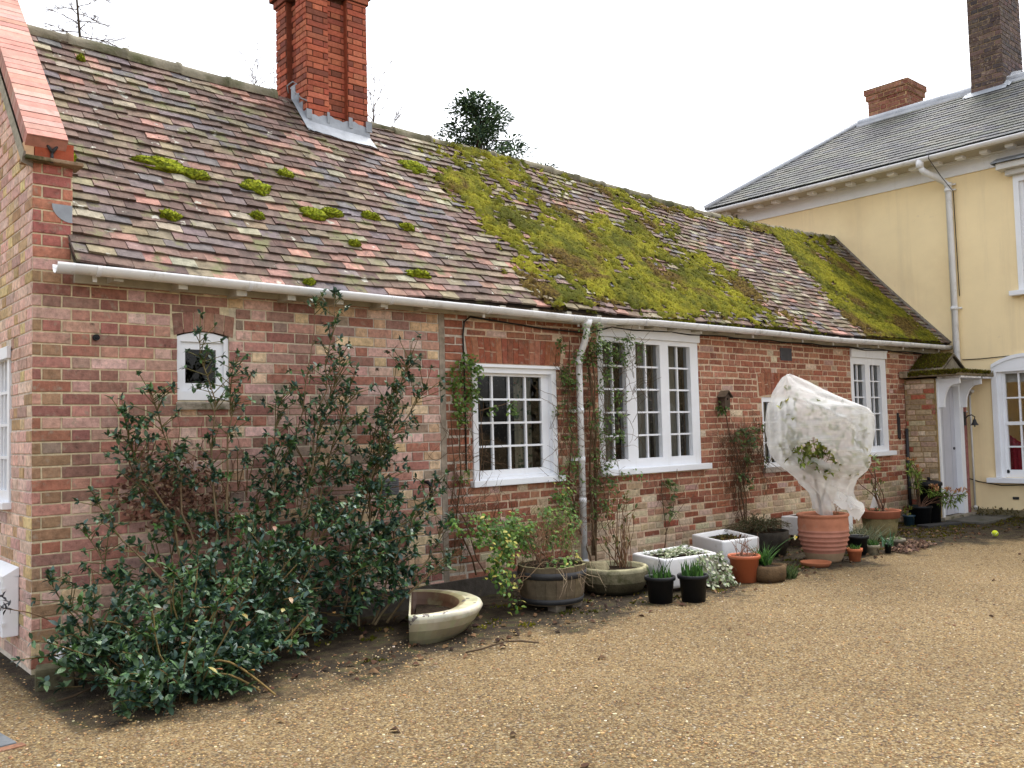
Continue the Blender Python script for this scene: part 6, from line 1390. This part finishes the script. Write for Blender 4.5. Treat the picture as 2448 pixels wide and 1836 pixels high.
# tennis ball
mb = MB(); bm = bmesh.new(); bmesh.ops.create_icosphere(bm, subdivisions=4, radius=.036); mb.addbm(bm, (1, 1, 1), 0, Matrix.Translation((9.85, -1.62, .042)), True)
tb = mb.build('tennis_ball', M['ball'], None, (9.85, -1.62, .042)); tag(tb, 'yellow green tennis ball on the drive in front of the porch', 'ball')
mb = MB(); q = [Vector((9.85, -1.62, .042)) + Matrix.Rotation(.7, 3, 'Z') @ (Vector((math.cos(a) * 1, math.sin(a) * .75, .45 * math.sin(2 * a) )).normalized() * .0362) for a in [i * 2 * math.pi / 40 for i in range(41)]]
mb.tube(q, .0012, 4, (1, 1, 1)); mb.build('seam', M['white'], tb)
# bird house
t = thing('bird_house', (6.83, -.1, 1.7), 'small brown wooden bird house on the brick wall right of the big window', 'bird house')
mb = MB(); mb.box((6.80, -.10, 1.58), (6.89, -.012, 1.70), srgb(84, 70, 60)); mb.poly([(6.80, -.10, 1.70), (6.89, -.10, 1.70), (6.845, -.10, 1.745)], srgb(84, 70, 60)); mb.tube([(6.845, -.099, 1.67), (6.845, -.103, 1.67)], .013, 10, (.005, .005, .005)); mb.build('body', M['oak'], t)
mb = MB(); hx = 6.845
for s_ in (-1, 1): mb.poly([(hx, -.125, 1.765), (hx + s_ * .07, -.125, 1.695), (hx + s_ * .07, -.012, 1.695), (hx, -.012, 1.765)], srgb(112, 98, 82)); mb.poly([(hx, -.125, 1.765), (hx + s_ * .07, -.125, 1.695), (hx + s_ * .07, -.125, 1.683), (hx, -.125, 1.752)], srgb(70, 60, 52)); mb.poly([(hx, -.125, 1.752), (hx + s_ * .07, -.125, 1.683), (hx + s_ * .07, -.012, 1.683), (hx, -.012, 1.752)], srgb(70, 60, 52))
mb.build('roof', M['oak'], t)
# stone block at the corner, drain cover
mb = MB(); q = Matrix.Translation((.04, -.36, 0)) @ Matrix.Rotation(-.25, 4, 'Z'); mb.bbox((-.1, -.07, -.02), (.10, .09, .115), .02, srgb(92, 88, 68), M=q); o = mb.build('stone_block', M['stone'], None, (.05, -.36, 0)); tag(o, 'mossy rectangular stone block at the foot of the near wall corner', 'stone')
mb = MB(); q = Matrix.Translation((-.62, -1.15, 0)) @ Matrix.Rotation(.12, 4, 'Z'); mb.bbox((-.3, -.2, -.02), (.24, .16, .012), .004, M=q); o = mb.build('drain_cover', mat('slate_cover', (.10, .11, .12), .7, .3, 12, .3, .3, 50), None, (-.6, -1.15, 0)); tag(o, 'dark slate drain cover set in the gravel at the left', 'drain cover')
mb = MB(); mb.bbox((-.33, -.26, -.03), (.26, -.205, .008), .004, srgb(124, 88, 68), M=q); mb.build('brick_edge', M['brick'], o)

# ------------------------------------------------------------------ loose things on the ground
# gravel stones, dense near the camera
mb = MB(); ico = [(0, 0, 1), (.89, 0, .45), (.28, .85, .45), (-.72, .53, .45), (-.72, -.53, .45), (.28, -.85, .45), (.72, .53, -.4), (-.28, .85, -.4), (-.89, 0, -.4), (-.28, -.85, -.4), (.72, -.53, -.4)]
icf = [(0, 1, 2), (0, 2, 3), (0, 3, 4), (0, 4, 5), (0, 5, 1), (1, 6, 2), (2, 7, 3), (3, 8, 4), (4, 9, 5), (5, 10, 1), (2, 6, 7), (3, 7, 8), (4, 8, 9), (5, 9, 10), (1, 10, 6)]
GP = [mulc(c, .93) for c in [srgb(176, 146, 98), srgb(150, 116, 78), srgb(196, 170, 122), srgb(132, 100, 74), srgb(206, 190, 152), srgb(116, 94, 76), srgb(164, 126, 84), srgb(222, 212, 190), srgb(146, 128, 106)]]
GWt = [10, 9, 7, 8, 2.2, 4, 9, .5, 5]
def stone(mb, x, y, r_, col):
    a = U(0, 6.28); ca, sa = math.cos(a), math.sin(a); ex, ey, ez = U(.7, 1.3), U(.7, 1.2), U(.45, .8); n = len(mb.v); z = gz(x, y)
    for p in ico:
        k = r_ * U(.82, 1.15); px, py, pz = p[0] * ex * k, p[1] * ey * k, p[2] * ez * k
        mb.v.append((x + px * ca - py * sa, y + px * sa + py * ca, z + pz + r_ * .12))
    for f in icf: mb.face([n + i for i in f], col, 0, False)
cnt = 0
while cnt < 24000:
    t_ = R(); d = 2.6 + 6.5 * t_ ** 1.5; an = U(-.62, .62); v = Vector((.653, .757)).normalized(); ca, sa = math.cos(an), math.sin(an)
    x = CAM.x + d * (v.x * ca - v.y * sa); y = CAM.y + d * (v.x * sa + v.y * ca)
    cnt += 1
    if (y > -.9 + .25 * noise.noise(Vector((x * 2, y * 2, 0))) and x > -.05) and R() < .88: continue
    if y > .0 and x > -.02: continue
    r_ = U(.003, .0072) * (1 if R() > .03 else 1.8); stone(mb, x, y, r_, jit(random.choices(GP, GWt)[0], .15))
o = mb.build('gravel_stones', mat('gravel_stone', None, .75, .3, 60, .15), None, (2, -2.5, 0)); tag(o, kind='stuff', label='loose golden pea shingle covering the drive', cat='gravel')
# dead leaves
mb = MB()
for _ in range(520):
    x = U(.5, 11); y = U(-1.55, -.1) if R() < .955 else U(-3.6, -1.3)
    mb.leaf((x, y, gz(x, y) + .008), (U(-1, 1), U(-1, 1), U(-.1, .25)), (U(-.4, .4), U(-.4, .4), 1), U(.035, .07), U(.02, .045), jit(pick([srgb(92, 70, 52), srgb(70, 52, 40), srgb(56, 44, 38), srgb(112, 88, 64), srgb(80, 58, 46)]), .2), 0, 1.2)
for _ in range(260):
    x = U(7.95, 8.75); y = -1.38 + U(-.12, .14) + (x - 8) * .1; mb.leaf((x, y, gz(x, y) + U(.005, .035)), (U(-1, 1), U(-1, 1), U(-.2, .5)), (U(-.6, .6), U(-.6, .6), 1), U(.03, .06), U(.02, .04), jit(pick([srgb(104, 82, 68), srgb(86, 66, 54), srgb(128, 104, 86), srgb(72, 56, 48), srgb(112, 88, 78)]), .2), 0, 1.2)
o = mb.build('fallen_leaves', M['dry'], None, (5, -1, 0)); tag(o, kind='stuff', label='dry brown leaves scattered on the gravel and heaped by the small pots', cat='leaves')
# moss and weeds on the soil strip
mb = MB()
for _ in range(130):
    x = U(1.6, 11.0); y = -U(.15, 1.25) - (0.15 if x < 5 else 0) * R(); col = pick(MG[1:])
    for k in range(random.randint(6, 22)): moss_tuft(mb, Vector((x + U(-.06, .06), y + U(-.05, .05), gz(x, y) + .002)), Z, .02, col)
for _ in range(240):
    x = U(9.2, 12.2); y = U(-1.2, -.1) if x < 11.1 else U(-2.2, -.95)
    for k in range(6): moss_tuft(mb, Vector((x + U(-.05, .05), y + U(-.05, .05), .005)), Z, .022, pick(MBn + MG[3:]))
o = mb.build('ground_moss', mo.data.materials[0], None, (5, -.8, 0)); tag(o, kind='stuff', label='moss and small weeds on the soil strip along the wall', cat='moss')
t = thing('weed_patch', (12.1, -.75, 0), 'low brown weeds at the foot of the yellow wall', 'weeds'); mb = MB()
for _ in range(300): p = Vector((12.22 - abs(U(0, .25)), U(-1.9, -.48), 0)); mb.leaf(p + Vector((0, 0, U(0, .12))), (U(-1, 1), U(-1, 1), U(.2, 1)), Z, .05, .02, jit(pick([srgb(86, 78, 48), srgb(100, 88, 56), srgb(70, 66, 44)]), .2))
mb.build('foliage', M['dry'], t)
# twigs on the gravel
for i, (x, y, a, l_) in enumerate(((-.05, -.75, .1, .3), (2.1, -1.5, -.3, .5))):
    mb = MB(); mb.tube(curve((x, y, .012), (x + l_ * math.cos(a), y + l_ * math.sin(a), .014), .01, 5, .06), .006, 5, srgb(80, 66, 52)); o = mb.build('fallen_twig', M['stem'], None, (x, y, 0)); tag(o, ['thin dark fallen twig on the gravel before the stone block', 'thin fallen twig on the gravel in front of the D shaped sink'][i], 'twig')

# ------------------------------------------------------------------ trees
def bare_tree(name, lab, base, h, r0, levels, spread, seed, droop=0., n1=24, col=srgb(92, 76, 72), tmin=.25, blen=.16):
    random.seed(seed); t = thing(name, base, lab, 'tree'); tr_ = MB(); cr_ = MB(); b = Vector(base)
    pts = [b + Vector((math.sin(k * .9 + seed) * .012 * h * k / 10, math.cos(k * 1.3) * .012 * h * k / 10, h * k / 10)) for k in range(11)]
    tr_.tube(pts, [r0 * (1 - .93 * k / 10) for k in range(11)], 7)
    def branch(p, d, ln, r_, lv):
        q = [p]; dd = Vector(d)
        for k in range(5):
            dd = (dd + Vector((U(-1, 1), U(-1, 1), U(-.6, .6) - droop)) * .22).normalized(); p = p + dd * ln / 5; q.append(p)
        cr_.tube(q, [r_ * (1 - .75 * k / 5) for k in range(6)], 4 if lv > 0 else 3, jit(col, .15), 0, False)
        if lv > 0:
            for k in range(random.randint(5, 8)):
                a, d2 = path_at(q, U(.25, 1)); branch(a, (d2 + Vector((U(-1, 1), U(-1, 1), U(-.5, .8))) * .8).normalized(), ln * U(.3, .5), r_ * .5, lv - 1)
    for k in range(n1):
        t_ = tmin + (1 - tmin) * (k + R()) / n1; p, d = path_at(pts, t_); a = k * 2.4 + U(-.4, .4)
        branch(p, Vector((math.cos(a), math.sin(a), spread)).normalized(), h * blen * (1.15 - t_) * U(.8, 1.2) + .15, r0 * .35 * (1.1 - t_) + .004, levels)
    tr_.build('trunk', M['bark'], t); cr_.build('crown', M['stem'], t)
bare_tree('larch', 'tall bare larch rising behind the left end of the roof', (5.85, 20.2, 0), 15.6, .15, 2, .12, 3, .10, 90, blen=.15, tmin=.5)
bare_tree('bare_tree', 'slender bare tree just visible left of the tall larch', (4.1, 21.5, 0), 13.6, .09, 2, .5, 5, .05, 40, blen=.10, tmin=.6)
bare_tree('bare_sapling', 'thin bare sapling top just above the ridge right of the larch', (7.0, 17.5, 0), 10.1, .06, 1, .5, 6, 0, 26, blen=.10, tmin=.6)
bare_tree('birch', 'bare whippy birch twigs behind the chimney on its left', (4.75, 6.9, 0), 7.2, .05, 2, 1.6, 8, -.05, 24, tmin=.62, blen=.26)
bare_tree('birch', 'bare whippy birch twigs behind the chimney on its right', (6.1, 5.75, 0), 7.0, .05, 2, 1.3, 11, -.05, 26, tmin=.6, blen=.30)
random.seed(21)
cx, cy = 17.2, 16.9
t = thing('conifer', (cx, cy, 0), 'dark evergreen conifer with ragged crown behind the roof ridge', 'tree'); tr_ = MB(); cr_ = MB()
tr_.tube([(cx, cy, 0), (cx + .05, cy, 6), (cx, cy, 9.5), (cx + .05, cy, 11.9)], [.45, .33, .2, .05], 9); tr_.build('trunk', M['bark'], t)
CG = [srgb(82, 104, 82), srgb(68, 88, 72), srgb(96, 120, 86), srgb(58, 76, 62), srgb(108, 130, 92)]
prof_ = [(2, 4), (6, 3.6), (9, 2.9), (9.7, 2.6), (10.1, 2.1), (10.5, 1.55), (11.0, 1.35), (11.6, 1.05), (12.0, .8), (12.3, .5), (12.42, .2)]
for _ in range(105):
    z = U(3, 12.7) if R() < .3 else U(9.2, 12.4); rm = interp(prof_, z); a = U(0, 6.28); r_ = rm * R() ** .6 * (1 + .25 * noise.noise(Vector((math.cos(a) * 2, math.sin(a) * 2, z * 1.3)))); c = Vector((cx + math.cos(a) * r_, cy + math.sin(a) * r_, z))
    if r_ > .3: cr_.tube([Vector((cx, cy, z - .15)), c], [.03, .012], 4, srgb(70, 56, 46), 0, False)
    sz = U(.22, .5)
    for k in range(90):
        v = Vector((U(-1, 1), U(-1, 1), U(-.7, .7))); v = v.normalized() * R() ** .4; v.z *= .5; p = c + v * sz * 1.15
        cr_.leaf(p, v + Vector((math.cos(a) * .4, math.sin(a) * .4, U(-.4, .5))), Z, U(.10, .2), U(.05, .09), jit(pick(CG), .25))
cr_.build('crown', M['conifer'], t)
